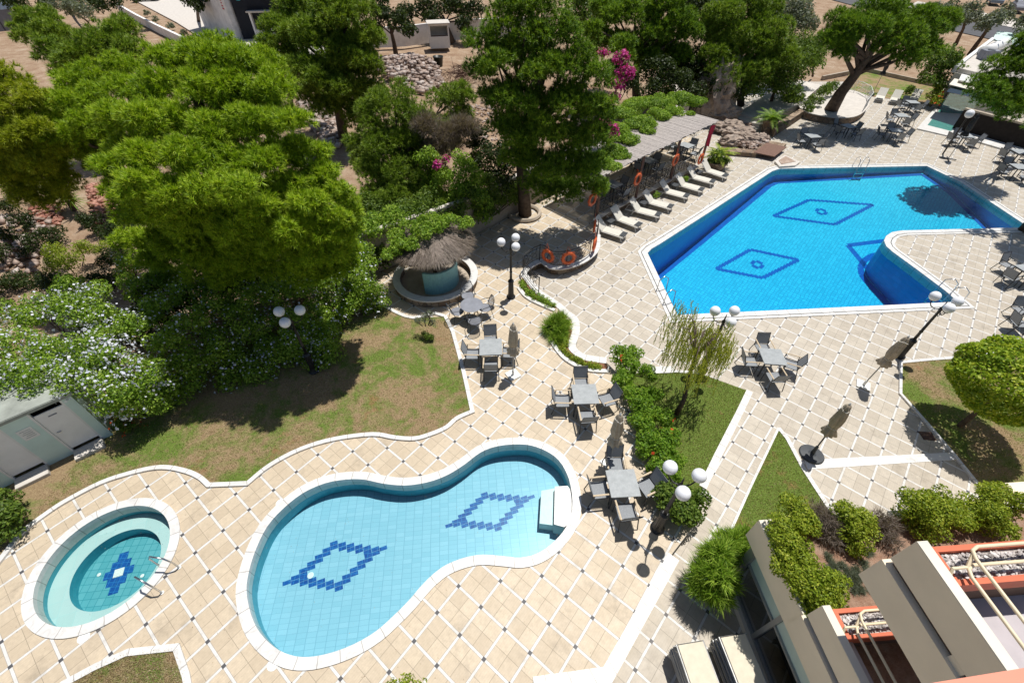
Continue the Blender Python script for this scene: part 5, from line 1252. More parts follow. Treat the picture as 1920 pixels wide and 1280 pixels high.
pine('pine_tree', 'shadowy pine left of the tall pine near the old tyre', G(545, 215), [(530, 40, 35, 39), (520, 90, 33.5, 34), (545, 130, 32.5, 31), (560, 20, 36, 44)], 'pine_olive', .2, .28, 24, n=8, wd=.03)
pine('pine_tree', 'thin yellow green pine behind the bar with grey dead twigs', (-5.5, 22.8, 0), [(740, 190, 24.0, 54), (700, 220, 23.5, 43), (785, 230, 23.2, 48), (845, 185, 25.0, 46), (870, 180, 25.0, 26), (720, 270, 22.4, 50), (760, 310, 22.0, 50), (700, 320, 21.6, 41), (790, 360, 21.4, 50), (730, 370, 21.0, 50), (830, 240, 23.6, 31), (690, 380, 20.4, 42), (740, 420, 19.6, 40), (780, 405, 19.6, 36), (700, 430, 19.0, 36), (680, 260, 23.4, 38), (810, 330, 21.6, 40), (830, 380, 20.4, 34), (760, 260, 23.2, 40)], 'pine_olive', .2, .22, 40, n=8, wd=.018)
pine('pine_tree', 'very tall dark pine with yellowish tips in the middle beside the pergola', G(985, 402, 0), [(945, 30, 21.52, 60), (1010, 10, 21.8, 60), (905, 80, 20.84, 40), (985, 75, 20.9, 58), (1050, 60, 21.11, 48), (930, 120, 20.33, 46), (1010, 130, 20.2, 52), (1075, 115, 20.39, 50), (1110, 150, 20.09, 46), (1120, 200, 19.8, 46), (1070, 190, 19.86, 52), (1035, 245, 19.55, 56), (1110, 255, 19.5, 48), (960, 250, 19.53, 42), (940, 180, 19.91, 40), (980, 200, 19.8, 46), (1000, 300, 20.2, 46), (1070, 300, 20.2, 48), (1110, 310, 20.8, 36)], 'pine_blue', .3, .2, 38, n=8, wd=.02, via=Vector((.4, 21.9, 3.4)))
pine('pine_tree', 'tall pine with leaning dark trunk behind the vine covered pergola', G(1195, 200), [(1190, 25, 40, 39), (1240, 10, 41, 47), (1275, 45, 40, 42), (1225, 60, 39.5, 39), (1150, 30, 40, 34), (1290, 65, 39.5, 29), (1170, 90, 37, 34), (1130, 20, 41, 34), (1110, 60, 38, 26)], 'pine_blue', .3, .3, 24, n=8, wd=.032)
pine('pine_tree', 'dark green pine between the pergola and the rock garden', G(1390, 195), [(1350, 40, 41, 46), (1400, 20, 42, 51), (1430, 70, 40, 46), (1380, 80, 40, 46), (1340, 90, 39.5, 35), (1410, 120, 38.8, 40), (1455, 110, 39.5, 38), (1360, 130, 38.2, 38)], 'pine_olive', .25, .3, 24, n=8, wd=.032)
pine('pine_tree', 'leaning dark pine growing out of the rounded raised terrace', G(1558, 206, .1), [(1613, 60, 36.2, 45.080000000000005), (1658, 25, 37.68, 47.84), (1688, 75, 35.9, 43.24), (1728, 50, 36.85, 40.480000000000004), (1758, 40, 37.3, 31.28), (1708, 110, 35.0, 28.52), (1578, 70, 36.0, 26.68), (1743, 85, 35.9, 28.52), (1590, 45, 36.6, 36), (1560, 75, 36.2, 26), (1575, 100, 35.8, 20)], 'pine_blue', .42, .26, 34, n=8, wd=.028, under=False, via='straight')
pine('pine_tree', 'dense dark pine at the right edge above the black screen', (38.5, 31.5, L), [(1905, 116, 28.6, 42), (1860, 161, 27.8, 35), (1915, 176, 27.5, 42), (1878, 201, 27.0, 32), (1955, 106, 28.6, 42), (1848, 186, 27.2, 20), (1950, 201, 27.0, 39), (1970, 156, 27.6, 42), (1925, 86, 29, 30)], 'pine_blue', .25, .22, 38, n=8, wd=.022, under=False)
def wpine(label, c, R_, n_, mat='pine_blue'):
    lobes = [((c[0] + random.uniform(-1, 1) * R_, c[1] + random.uniform(-1, 1) * R_, c[2] + random.uniform(-.5, .5) * R_), random.uniform(.45, .6) * R_) for _ in range(n_)]
    return pine('pine_tree', label, (c[0], c[1], L), lobes, mat, .22, .26, 18, n=8, wd=.034, world=True)
wpine('pine beyond the right edge shading the paving below the pool tip', (27.5, 21.3, 5.2), 1.7, 8)
# --- broadleaf and olive trees
def btree(name, label, base, lst, mat, size=.16, dens=50, r0=.14, group=None, **kw):
    lobes = lob(lst); t = thing(name, label, 'tree', (0, 0, 0), 0, group); trunk(base, lobes, r0, t); broad('crown', lobes, 'leaf_' + mat, t, dens, size, **kw); settle(t, base); return t
btree('leafy_tree', 'small leafy tree with yellow green tips beside the glass kiosk', G(1752, 190, L), [(1770, 110, 43, 26), (1750, 130, 42.5, 22), (1790, 125, 42.5, 24), (1770, 150, 42, 20), (1735, 150, 42, 16)], 'broad', .2, 34, .1)
ol = 'grey green olive trees along the road'
btree('olive_tree', 'grey green olive tree nearest the leaning pine by the road', G(1752, 80, L), [(1765, 35, 62, 20), (1775, 20, 63, 20), (1755, 20, 63, 16)], 'grey', .28, 18, .18, ol)
btree('olive_tree', 'grey green olive tree with twin stems, middle one by the road', G(1793, 82, L), [(1805, 35, 61, 20), (1815, 22, 62, 22), (1790, 40, 61, 14), (1830, 35, 61, 14)], 'grey', .28, 18, .18, ol)
btree('olive_tree', 'grey green olive tree with slanting stem beside the flat roof', G(1818, 102, L), [(1862, 40, 57, 22), (1845, 45, 57, 18), (1880, 25, 58, 20)], 'grey', .28, 18, .22, ol)
btree('olive_tree', 'grey green olive tree cut by the upper right edge', G(1935, 110, L), [(1915, 45, 55, 16), (1930, 60, 54, 20)], 'grey', .28, 18, .2, ol)
btree('olive_tree', 'silvery grey olive tree behind the dark pine', G(1470, 150), [(1465, 25, 48, 39), (1490, 45, 47, 39), (1500, 15, 48, 33), (1450, 50, 47, 27)], 'grey', .2, 30, .15)
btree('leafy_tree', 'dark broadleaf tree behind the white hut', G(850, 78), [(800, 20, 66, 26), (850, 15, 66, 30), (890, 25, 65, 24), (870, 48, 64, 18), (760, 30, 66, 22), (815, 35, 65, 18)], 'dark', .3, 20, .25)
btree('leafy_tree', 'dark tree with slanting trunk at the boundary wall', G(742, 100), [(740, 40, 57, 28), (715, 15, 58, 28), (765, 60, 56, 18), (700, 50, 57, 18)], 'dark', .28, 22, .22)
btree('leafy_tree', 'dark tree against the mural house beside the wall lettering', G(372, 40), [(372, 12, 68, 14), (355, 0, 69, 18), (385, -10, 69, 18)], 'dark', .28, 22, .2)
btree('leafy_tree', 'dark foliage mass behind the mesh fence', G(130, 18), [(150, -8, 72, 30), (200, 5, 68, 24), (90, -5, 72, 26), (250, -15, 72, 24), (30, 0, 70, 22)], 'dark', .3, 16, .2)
btree('leafy_tree', 'silvery bush at the end of the low white wall', G(165, 40), [(160, 25, 56, 20), (135, 15, 58, 18), (100, 15, 58, 16)], 'grey', .22, 26, .1)
btree('leafy_tree', 'dark leafy tree between tall pine and pergola vine', G(1330, 185), [(1310, 150, 39, 34), (1290, 110, 41, 34), (1340, 165, 38, 29), (1265, 140, 40, 31), (1240, 165, 39, 26)], 'dark', .2, 34, .16)
btree('leafy_tree', 'bushy light green tree behind the cycad terrace', G(1445, 195), [(1430, 150, 40, 51), (1465, 125, 41.5, 51), (1490, 110, 42.5, 46), (1400, 160, 39, 44), (1470, 160, 40, 39)], 'broad', .18, 40, .12)
btree('flowering_tree', 'reddish flowering bush tree left of the leaning pine', G(1525, 140), [(1515, 85, 46, 26), (1525, 105, 45, 26), (1508, 110, 45, 22)], 'palm', .18, 40, .08)
# ================================================================== SHRUBS AND HEDGES
def S3(lst): return [((at(px, py, z).x, at(px, py, z).y, z), r) for px, py, z, r in lst]
hl = []
for px, py, z in ((20, 590, 2.3), (80, 585, 2.4), (140, 590, 2.4), (195, 600, 2.2), (250, 610, 2.0), (30, 650, 2.3), (90, 655, 2.4), (150, 660, 2.4), (210, 670, 2.2), (15, 710, 2.35), (75, 700, 2.4), (140, 705, 2.3), (200, 730, 1.9), (255, 700, 1.8), (240, 760, 1.2), (280, 740, 1.0), (-40, 640, 2.3), (-50, 700, 2.3), (120, 545, 2.0), (180, 560, 2.0)): hl.append(((*at(px, py, z).to_2d(), z), random.uniform(.62, .85)))
shrub('flowering_hedge', 'sunlit hedge full of white blossoms spilling over the cabin roof', hl, 'vine', 'hedge', 150, .085, flowers=('petal_white', 14, .085), flat=.75, sub=9, subr=.42)
hr = []
for px, py, z in ((310, 640, 1.8), (300, 580, 2.0), (360, 610, 1.8), (410, 580, 1.8), (350, 550, 2.0), (460, 560, 1.8), (400, 530, 2.0), (510, 545, 1.8), (450, 500, 2.0), (560, 535, 1.7), (510, 500, 2.0), (600, 525, 1.7), (640, 520, 1.7), (680, 515, 1.6), (560, 490, 2.0), (620, 480, 2.0), (670, 480, 2.0), (260, 540, 2.0), (240, 500, 2.0), (310, 520, 2.0),
                  (310, 700, 1.0), (370, 670, 1.0), (420, 640, 1.0), (480, 610, 1.0), (540, 590, 1.0), (600, 575, .9), (650, 560, .9), (700, 545, .9), (300, 740, .5), (360, 720, .4), (430, 690, .4), (500, 650, .4), (570, 620, .4), (640, 595, .4), (700, 570, .4), (545, 650, .5), (580, 640, .6), (520, 665, .4), (610, 620, .6), (560, 620, 1.0), (600, 660, .3), (490, 690, .3)): hr.append(((*at(px, py, z).to_2d(), z), random.uniform(.6, .85)))
shrub('flowering_hedge', 'shaded dark hedge dotted with small white flowers under the pines', hr, 'vine', 'hedge', 150, .09, flowers=('petal_white', 6, .075), flat=.85, sub=9, subr=.42)
un = [((random.uniform(-15.5, -6.2), 0, 0), 0)] * 0
for k in range(26):
    u = k / 25; x = -15.5 + 9.6 * u + random.uniform(-.3, .3); y = 11.0 + 6.6 * u * .9 + random.uniform(.2, 1.6); un.append(((x, y, random.uniform(.5, 1.5)), random.uniform(.6, .95)))
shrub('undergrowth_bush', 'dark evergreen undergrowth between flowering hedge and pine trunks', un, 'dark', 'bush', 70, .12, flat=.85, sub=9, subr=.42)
hb = [(1163, 668, .55, .4), (1178, 690, .5, .42), (1172, 715, .5, .4), (1190, 740, .5, .42), (1205, 765, .5, .42), (1200, 795, .5, .4), (1220, 815, .5, .42), (1215, 840, .45, .38), (1240, 850, .45, .42), (1235, 880, .4, .38), (1185, 665, .45, .38), (1212, 700, .4, .36), (1226, 740, .4, .36), (1240, 780, .4, .36), (1255, 820, .35, .36), (1262, 860, .3, .36), (1255, 890, .35, .36)]
shrub('leafy_hedge', 'bright leafy hibiscus hedge with a few red blooms between terrace and middle lawn', S3(hb), 'hibiscus', 'hedge', 330, .085, flowers=('petal_red', .07, .13), sub=10, droop=.2)
shrub('leafy_bush', 'dark green rounded bush at the near end of the hedge behind the lamp', S3([(1272, 950, .45, .55), (1300, 930, .4, .42), (1255, 925, .5, .42), (1290, 965, .2, .42)]), 'broad', 'bush', 330, .09, sub=10)
shrub('spiky_bush', 'spiky green bush on the curved planter between the two terraces', S3([(1043, 610, .35, .42), (1050, 628, .2, .3)]), 'vine', 'bush', 60, needle=True, n=8, ln=.34, wd=.011, up=.3, spread=.4, flat=.9)
shrub('needle_bush', 'big feathery green bush at the corner of the glass front', S3([(1342, 1060, .9, .46), (1370, 1030, .8, .36), (1322, 1085, .5, .36), (1345, 1098, .6, .38), (1392, 1012, .6, .26)]), 'vine', 'bush', 70, needle=True, n=9, ln=.3, wd=.012, up=.5, spread=.5, flat=1.)
def low(name, label, pts, z, r, mat, **kw): return shrub(name, label, S3([(x, y, z, r * random.uniform(.8, 1.15)) for x, y in pts]), mat, 'plants', 260, .06, **kw)
low('planter_plants', 'low green plants in the curved bed beside the bar lamp', [(978, 528), (984, 540), (992, 550), (1003, 557), (1015, 563), (1027, 569), (1036, 574), (981, 534), (988, 545), (998, 554), (1009, 560), (1021, 566), (1000, 548), (1012, 556), (1024, 563)], .09, .19, 'vine')
low('planter_plants', 'low mixed plants in the curved bed below the spiky bush', [(1053, 648), (1060, 660), (1070, 669), (1082, 677), (1096, 683), (1110, 686), (1125, 688), (1047, 640), (1056, 654), (1066, 664), (1076, 673), (1090, 680), (1103, 685), (1118, 687), (1062, 645), (1052, 632)], .07, .18, 'golden')
shrub('golden_shrub', 'long sprawling yellow green shrub along the left parapet of the roof bed', S3([(1470, 1010, 2.75, .32), (1492, 1035, 2.75, .36), (1480, 1060, 2.7, .32), (1510, 1075, 2.75, .36), (1525, 1105, 2.75, .36), (1500, 1095, 2.65, .3), (1545, 1120, 2.7, .33), (1570, 1095, 2.7, .26), (1528, 1140, 2.55, .24), (1460, 990, 2.7, .3), (1485, 985, 2.75, .3), (1540, 1090, 2.75, .34), (1478, 1030, 2.7, .3), (1560, 1135, 2.6, .26)]), 'golden', 'shrub', 620, .06, sub=10)
for nm, pts in (('first', [(1490, 955, 2.75, .34), (1505, 975, 2.7, .3), (1520, 990, 2.6, .25)]), ('second', [(1590, 975, 2.8, .38), (1620, 985, 2.8, .36), (1605, 1010, 2.65, .34)]), ('third', [(1720, 950, 2.85, .42), (1760, 945, 2.85, .44), (1745, 980, 2.7, .42), (1790, 965, 2.75, .38)]), ('fourth', [(1845, 945, 2.85, .42), (1885, 935, 2.85, .44), (1865, 975, 2.7, .4)])):
    shrub('golden_shrub', 'rounded yellow green shrub on the roof bed, %s from the pavilion corner' % nm, S3(pts), 'golden', 'shrub', 520, .06, 'rounded shrubs on the roof bed', sub=11)
shrub('twiggy_bush', 'bare brown twigs between the roof bed shrubs', S3([(1550, 985, 2.6, .26), (1535, 960, 2.6, .22), (1655, 985, 2.6, .26), (1665, 1010, 2.55, .2), (1560, 1010, 2.5, .2)]), 'twig', 'bush', 90, needle=True, n=6, ln=.2, wd=.005, spread=.8, flat=.8)
shrub('dry_weeds', 'thin dry weeds scattered over the soil of the roof bed', S3([(1590 + random.randint(-40, 60), 1060 + random.randint(-30, 50), 2.37, .07) for _ in range(26)]), 'grey', 'weeds', 260, needle=True, n=7, ln=.1, wd=.004, spread=.8, stem=False)
tp = at(1903, 712, 2.0); t = thing('clipped_tree', 'large clipped golden green dome tree on the right lawn', 'tree', (tp.x, tp.y, L))
P_, D_ = clump_points([((0, 0, 2.3), 1.38)], 1, sub=1); n_ = 17000; D_ = sph(n_); D_ = D_[D_[:, 2] > -.75]; P_ = D_ * np.array([1.5, 1.5, 1.12]) * rng.uniform(.86, 1.02, (len(D_), 1)) * (1 + .05 * np.sin(7 * D_[:, :1] + 5 * D_[:, 1:2] + 6 * D_[:, 2:3])) + np.array([0, 0, 2.35])
leaves('crown', P_, D_, 'leaf_topiary', t, .12, .55, .75); MB().tube([(0, 0, -.05), (.03, 0, .8), (0, .02, 2.2)], [.09, .07, .06], 8).build('trunk', 'bark', t)
# weeping tree
wb_ = at(1268, 776, L); t = thing('weeping_tree', 'small weeping tree with yellowish hanging strands on the middle lawn', 'tree', wb_)
top = at(1312, 640, 2.3) - wb_; m = MB(); m.tube([(0, 0, -.05), (.05, 0, .7), top * .6 + Vector((.0, 0, .25)), top], [.09, .075, .06, .03], 8)
V = []; Fi = []
ends = []
for k in range(15):
    a = 2 * math.pi * k / 15 + random.uniform(-.2, .2); r_ = random.uniform(.35, 1.2); e = top + Vector((math.cos(a) * r_, math.sin(a) * r_, random.uniform(-.15, .35))); m.tube([top * .75 + Vector((0, 0, .15)), top.lerp(e, .5) + Vector((0, 0, .2)), e], [.03, .02, .008], 5); ends.append(e)
m.build('trunk', 'bark', t, True)
for e in ends:
    for s in range(30):
        p = e + Vector((random.uniform(-.4, .4), random.uniform(-.4, .4), random.uniform(-.05, .3))); ln = random.uniform(.4, 1.25); dr = Vector((random.uniform(-.18, .18), random.uniform(-.18, .18), 0)); k_ = int(ln / .035)
        for i in range(k_):
            u = i / k_; q = p + dr * u + Vector((0, 0, -ln * u)); dd = Vector((random.uniform(-1, 1), random.uniform(-1, 1), -1.4)).normalized() * random.uniform(.05, .11); w_ = dd.cross(Vector((random.random(), random.random(), .3))).normalized() * .014; k0_ = len(V)
            V += [tuple(q - w_), tuple(q + w_), tuple(q + dd)]; Fi.append((k0_, k0_ + 1, k0_ + 2))
npmesh('strands', np.array(V), np.array(Fi), 3, 'leaf_weeping', t)
# pergola vine, bougainvillea
shrub('climbing_vine', 'thick green climber covering the rear of the pergola roof', S3([(1160, 215, 2.8, .9), (1195, 200, 2.8, .95), (1235, 190, 2.8, .95), (1275, 186, 2.75, .85), (1308, 192, 2.75, .6), (1160, 250, 2.8, .9), (1200, 232, 2.8, .85), (1235, 215, 2.75, .75), (1150, 285, 2.75, .7), (1180, 262, 2.75, .6), (1145, 310, 2.7, .5), (1265, 208, 2.75, .6), (1138, 240, 2.6, .8), (1215, 245, 2.72, .4), (1165, 290, 2.7, .45), (1295, 212, 2.7, .3)]), 'vine', 'climber', 190, .1, flat=.45, sub=14, subr=.5)
for nm, lst, pet in (('bright magenta bougainvillea climbing the pine beside the pergola', [(1165, 110, 25.6, 14), (1172, 135, 25.3, 16), (1155, 155, 25, 16), (1180, 140, 25.3, 12), (1150, 185, 24.6, 12), (1130, 100, 25.4, 10)], 'petal_magenta'), ('faded pink bougainvillea tuft at the pergola roof corner', [(1132, 235, 23.9, 14), (1148, 245, 23.9, 13), (1128, 250, 23.6, 11)], 'petal_magenta'), ('small pink bougainvillea sprig behind the thatched bar', [(820, 310, 20.6, 10), (835, 300, 20.7, 8)], 'petal_magenta')):
    shrub('bougainvillea', nm, lob(lst), 'palm', 'climber', 45, .11, flowers=(pet, 80, .11), stem=True)
shrub('climbing_vine', 'light green vine hanging over the wall behind the bar', lob([(880, 330, 20.6, 28), (900, 370, 20.3, 26), (860, 360, 20.2, 26), (905, 405, 20.0, 18), (850, 400, 19.9, 20), (870, 300, 21, 24), (830, 330, 20.8, 30), (800, 300, 21.2, 26)]), 'vine', 'climber', 120, .11, sub=8)
shrub('climbing_vine', 'leafy climber spreading over the rear of the thatched bar roof', S3([(745, 445, 2.5, .5), (770, 425, 2.7, .55), (805, 412, 2.85, .5), (840, 410, 2.8, .5), (868, 418, 2.6, .45), (735, 475, 2.2, .4), (770, 455, 2.5, .4), (795, 435, 2.75, .45), (750, 460, 2.4, .45), (825, 425, 2.8, .4)]), 'vine', 'climber', 170, .09, flat=.6)
shrub('climbing_vine', 'dense climber hanging over the garden wall behind the thatched bar', [((-7.2 + 6.6 * u, 16.4 + 6.6 * u * .93 + (.35 if u > .5 else 0), 1.75 + .25 * math.sin(9 * u)), .62 + .12 * math.sin(5 * u)) for u in np.linspace(0, .82, 13)] + [((-7.0 + 6.2 * u, 16.2 + 6.2 * u * .93, .9), .5) for u in np.linspace(0, .7, 8)], 'vine', 'climber', 110, .1, flat=.9)
shrub('climbing_vine', 'dark creeper covering the wall between the bar and the big trunk', [((-1.7 + 2.0 * u, 20.35 + 2.3 * u, 1.6 - .5 * (k % 2)), .55) for k, u in enumerate(np.linspace(0, 1, 8))] + [((-2.6, 19.4, 1.9), .6), ((-2.0, 20.3, 2.3), .6), ((-1.2, 21.2, 2.2), .6)], 'broad', 'climber', 110, .11)
shrub('undergrowth_bush', 'dark leafy thicket above the thatched bar beneath the thin pine', lob([(700, 440, 18.3, 40), (735, 420, 18.6, 40), (775, 395, 19.2, 38), (690, 400, 19.4, 40), (720, 460, 17.6, 34), (815, 385, 19.8, 34), (680, 470, 17.2, 32)]), 'broad', 'bush', 90, .11)
shrub('leafy_bush', 'dark glossy bush between the bar and the big trunk', lob([(910, 300, 22.6, 36), (940, 330, 22.0, 32), (900, 260, 23.4, 26), (945, 285, 22.8, 26)]), 'dark', 'bush', 60, .16)
shrub('twiggy_bush', 'grey leafless twiggy bush in the pine behind the bar', lob([(800, 235, 22.6, 26), (845, 265, 22.6, 30), (870, 240, 23.2, 26), (815, 285, 22.2, 24)]), 'twig', 'bush', 40, needle=True, n=8, ln=.4, wd=.008, spread=.7)
shrub('grey_sapling', 'thin grey green sapling at the top corner of the lawn', S3([(795, 596, .9, .22), (805, 590, 1.0, .2), (785, 602, .7, .18), (812, 604, .65, .18)]), 'grey', 'sapling', 170, .06)
shrub('small_shrub', 'small round dark green shrub on the bare lawn corner', S3([(799, 629, .22, .2), (805, 632, .2, .16)]), 'broad', 'shrub', 400, .06)
shrub('potted_plant', 'reddish potted plant at the corner of the changing cabin', S3([(232, 790, .4, .28), (245, 800, .25, .2), (222, 800, .3, .2)]), 'broad', 'plant', 260, .07, flowers=('petal_red', .12, .08))
shrub('leafy_bush', 'dark green bush at the left edge below the cabin', S3([(0, 950, .5, .5), (15, 985, .4, .45), (-25, 985, .4, .5), (10, 960, .75, .3)]), 'broad', 'bush', 260, .09)
shrub('leafy_bush', 'green bush top at the bottom edge below the kidney pool', S3([(765, 1290, .6, .28), (790, 1296, .5, .25), (740, 1298, .5, .25)]), 'golden', 'bush', 330, .06)
shrub('leafy_bush', 'small round bush among the pots behind the cycad terrace', S3([(1490, 178, .6, .8), (1480, 185, .4, .6)]), 'broad', 'bush', 60, .16)
shrub('leafy_bush', 'leafy bush on the terrace beside the leaning trunk', S3([(1545, 172, .6, .7), (1560, 165, .7, .6), (1530, 190, .5, .6), (1515, 200, .4, .5)]), 'broad', 'bush', 60, .16)
shrub('leafy_bush', 'low green bush between the far loungers', S3([(1702, 172, .2, .45), (1708, 168, .2, .35)]), 'broad', 'bush', 70, .14)
shrub('flowering_bush', 'yellow green bush with red base beside the glass kiosk', S3([(1750, 180, .5, .6), (1760, 165, .8, .6), (1755, 192, .2, .45)]), 'golden', 'bush', 60, .16, flowers=('petal_red', .14, .2))
shrub('small_shrub', 'small green shrub between the second and third lounger tables', S3([(1231, 366, 0.0, .22)]), 'vine', 'shrub', 260, .07); shrub('small_shrub', 'small green shrub between the farther loungers', S3([(1285, 336, .0, .22)]), 'vine', 'shrub', 260, .07)
shrub('dry_bush', 'yellow green rounded bush beside the flowering hedge at left', S3([(120, 490, .9, .62), (95, 500, .7, .5), (150, 470, .8, .5), (185, 465, .8, .42), (100, 470, .9, .45)]), 'golden', 'bush', 150, .08)
shrub('dry_bush', 'low yellowish brush at the left edge under the pines', S3([(20, 350, .5, .7), (60, 360, .5, .6), (90, 375, .4, .4)]), 'golden', 'bush', 90, .1)
for i, (x, y) in enumerate(((275, 25), (292, 36), (318, 49), (343, 62), (365, 76))): shrub('small_shrub', 'small round roadside shrub, %s along the rear path' % ('first', 'second', 'third', 'fourth', 'fifth')[i], S3([(x, y, .35, .5)]), 'grey', 'shrub', 40, .2, 'round shrubs along the rear path', stem=False)
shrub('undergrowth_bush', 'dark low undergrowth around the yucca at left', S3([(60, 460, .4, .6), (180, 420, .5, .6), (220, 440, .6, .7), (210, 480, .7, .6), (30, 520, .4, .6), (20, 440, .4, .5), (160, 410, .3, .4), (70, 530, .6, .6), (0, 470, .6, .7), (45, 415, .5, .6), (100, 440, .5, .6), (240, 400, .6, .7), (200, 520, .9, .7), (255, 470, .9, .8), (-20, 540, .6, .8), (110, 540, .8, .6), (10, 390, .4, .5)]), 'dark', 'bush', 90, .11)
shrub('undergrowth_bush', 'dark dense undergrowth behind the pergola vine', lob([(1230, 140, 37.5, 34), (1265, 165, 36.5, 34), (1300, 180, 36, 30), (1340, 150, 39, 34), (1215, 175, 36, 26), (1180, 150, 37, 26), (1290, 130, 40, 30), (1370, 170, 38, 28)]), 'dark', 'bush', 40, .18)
btree('leafy_tree', 'dark broadleaf tree filling the gap behind the tall middle pine', G(1120, 120), [(1110, 20, 46, 30), (1150, 10, 47, 30), (1090, 0, 47, 30), (1130, 60, 44, 24), (1080, 40, 46, 24)], 'broad', .24, 30, .2)
btree('leafy_tree', 'dark broadleaf tree between the two rear pines', G(1320, 110), [(1320, 20, 52, 36), (1345, 0, 53, 36), (1300, 5, 53, 34), (1330, 50, 50, 31), (1360, 40, 51, 26)], 'dark', .26, 26, .2)
# yucca
yc = at(138, 392, .0); t = thing('yucca', 'spiky green yucca with sword leaves on the rubble at left', 'yucca', yc); V = []; Fi = []
for (cx, cy, cz, n_, ln) in ((0, 0, 1.5, 130, 1.0), (.7, -.5, .8, 90, .85), (-.3, .2, .9, 60, .8)):
    for k in range(n_):
        a = random.uniform(0, 6.28); el = random.uniform(-.5, 1.4); d = Vector((math.cos(a) * math.cos(el), math.sin(a) * math.cos(el), math.sin(el))); w_ = d.cross(Vector((0, 0, 1))).normalized() * .028; L_ = ln * random.uniform(.7, 1.1); k0_ = len(V); c = Vector((cx, cy, cz))
        V += [tuple(c + d * .08 - w_ * .6), tuple(c + d * .08 + w_ * .6), tuple(c + d * L_ * .55 + w_), tuple(c + d * L_ - Vector((0, 0, .18 * L_))), tuple(c + d * L_ * .55 - w_)]; Fi += [(k0_, k0_ + 1, k0_ + 2), (k0_, k0_ + 2, k0_ + 4), (k0_ + 4, k0_ + 2, k0_ + 3)]
npmesh('leaves', np.array(V), np.array(Fi), 3, 'leaf_palm', t); m = MB(); m.tube([(0, 0, -.1), (.03, 0, .8), (0, 0, 1.5)], [.14, .11, .1], 8); m.tube([(.1, 0, .2), (.5, -.3, .5), (.7, -.5, .8)], [.1, .09, .08], 8); m.build('trunk', 'bark', t)
# ================================================================== RUBBLE, ROCKS, LITTER
def blocks(name, pts, sizes, mat, z0=0., kind='stuff', parent=None, flat=.6):
    V = []; Fi = []
    for (x, y, z), s in zip(pts, sizes):
        mt = Matrix.Translation((x, y, z)) @ Matrix.Rotation(random.uniform(0, 6.3), 4, 'Z') @ Matrix.Rotation(random.uniform(-.5, .5), 4, 'X'); k0_ = len(V)
        for zz in (-1, 1):
            for a, b in ((-1, -1), (1, -1), (1, 1), (-1, 1)): V.append(tuple(mt @ Vector((a * s * random.uniform(.5, 1.1), b * s * random.uniform(.4, .8), zz * s * flat * random.uniform(.5, 1.)))))
        Fi += [tuple(k0_ + i for i in f) for f in ((3, 2, 1, 0), (4, 5, 6, 7), (0, 1, 5, 4), (1, 2, 6, 5), (2, 3, 7, 6), (3, 0, 4, 7))]
    o = npmesh(name, np.array(V), np.array(Fi), 4, mat, parent)
    if kind: o['kind'] = kind
    return o
def inside(pts, poly_):
    x, y = pts[:, 0], pts[:, 1]; c = np.zeros(len(pts), bool); n = len(poly_)
    for i in range(n):
        (x1, y1), (x2, y2) = poly_[i][:2], poly_[(i + 1) % n][:2]
        k = ((y1 > y) != (y2 > y)); c ^= k & (x < (x2 - x1) * (y - y1) / ((y2 - y1) if abs(y2 - y1) > 1e-9 else 1e-9) + x1)
    return c
def scatter(poly_, n):
    P = np.array([[p[0], p[1]] for p in poly_]); lo, hi = P.min(0), P.max(0); out = np.zeros((0, 2))
    while len(out) < n:
        q = rng.uniform(lo, hi, (n * 2, 2)); out = np.vstack([out, q[inside(q, [tuple(p) for p in P])]])
    return out[:n]
MATS['leaf_rubble'] = leaf('leaf_rubble', (.22, .15, .11), (.36, .27, .22), (.54, .47, .42), 0., 2); MATS['leaf_brick'] = leaf('leaf_brick', (.24, .09, .06), (.36, .16, .11), (.48, .27, .2), 0., 2)
def pile(px, n, hgt, smin, smax, mat, label):
    pl_ = [p.to_2d() for p in poly(px, 0)]; q = scatter(pl_, n); c = q.mean(0); rad = np.abs(q - c).max(0) + 1e-6
    z = hgt * np.clip(1 - (((q - c) / rad) ** 2).sum(1), 0, 1) * rng.uniform(.3, 1, n); blocks('rubble', [(a, b, h) for (a, b), h in zip(q, z)], rng.uniform(smin, smax, n), mat)
pile([(690, 105), (760, 108), (815, 125), (835, 160), (790, 175), (720, 150)], 900, 1.1, .08, .32, 'leaf_rubble', '')
pile([(560, 190), (640, 200), (640, 275), (610, 270), (570, 220)], 420, .2, .06, .3, 'leaf_rubble', '')
pile([(0, 400), (90, 400), (110, 450), (60, 520), (0, 540)], 170, .25, .06, .22, 'leaf_rubble', '')
pile([(160, 345), (210, 340), (225, 420), (180, 420)], 300, .25, .05, .16, 'leaf_brick', '')
pile([(60, 380), (110, 380), (120, 420), (60, 420)], 160, .2, .05, .16, 'leaf_brick', '')
pile([(330, 420), (420, 410), (430, 470), (330, 480)], 120, .15, .08, .3, 'leaf_rubble', '')
pile([(840, 200), (930, 190), (960, 260), (880, 270)], 260, .12, .04, .14, 'leaf_rubble', '')
bp_ = at(868, 150, 0); t = thing('brush_pile', 'tangled heap of dead brown branches beside the black tub', 'branches', bp_); m = MB()
for k in range(420):
    a = random.uniform(0, 6.28); r_ = abs(random.gauss(0, 1.3)); p = Vector((r_ * math.cos(a) * 1.3, r_ * math.sin(a), random.uniform(0, 1.3) * max(0, 1 - r_ / 3.2))); d = Vector((random.gauss(0, 1), random.gauss(0, 1), random.gauss(0, .45))).normalized() * random.uniform(.4, 1.1)
    m.tube([p, p + d * .5 + Vector((0, 0, .08)), p + d], [.025, .018, .008], 3, cap=False)
m.build('branch', 'deck_wood', t)['kind'] = 'stuff'
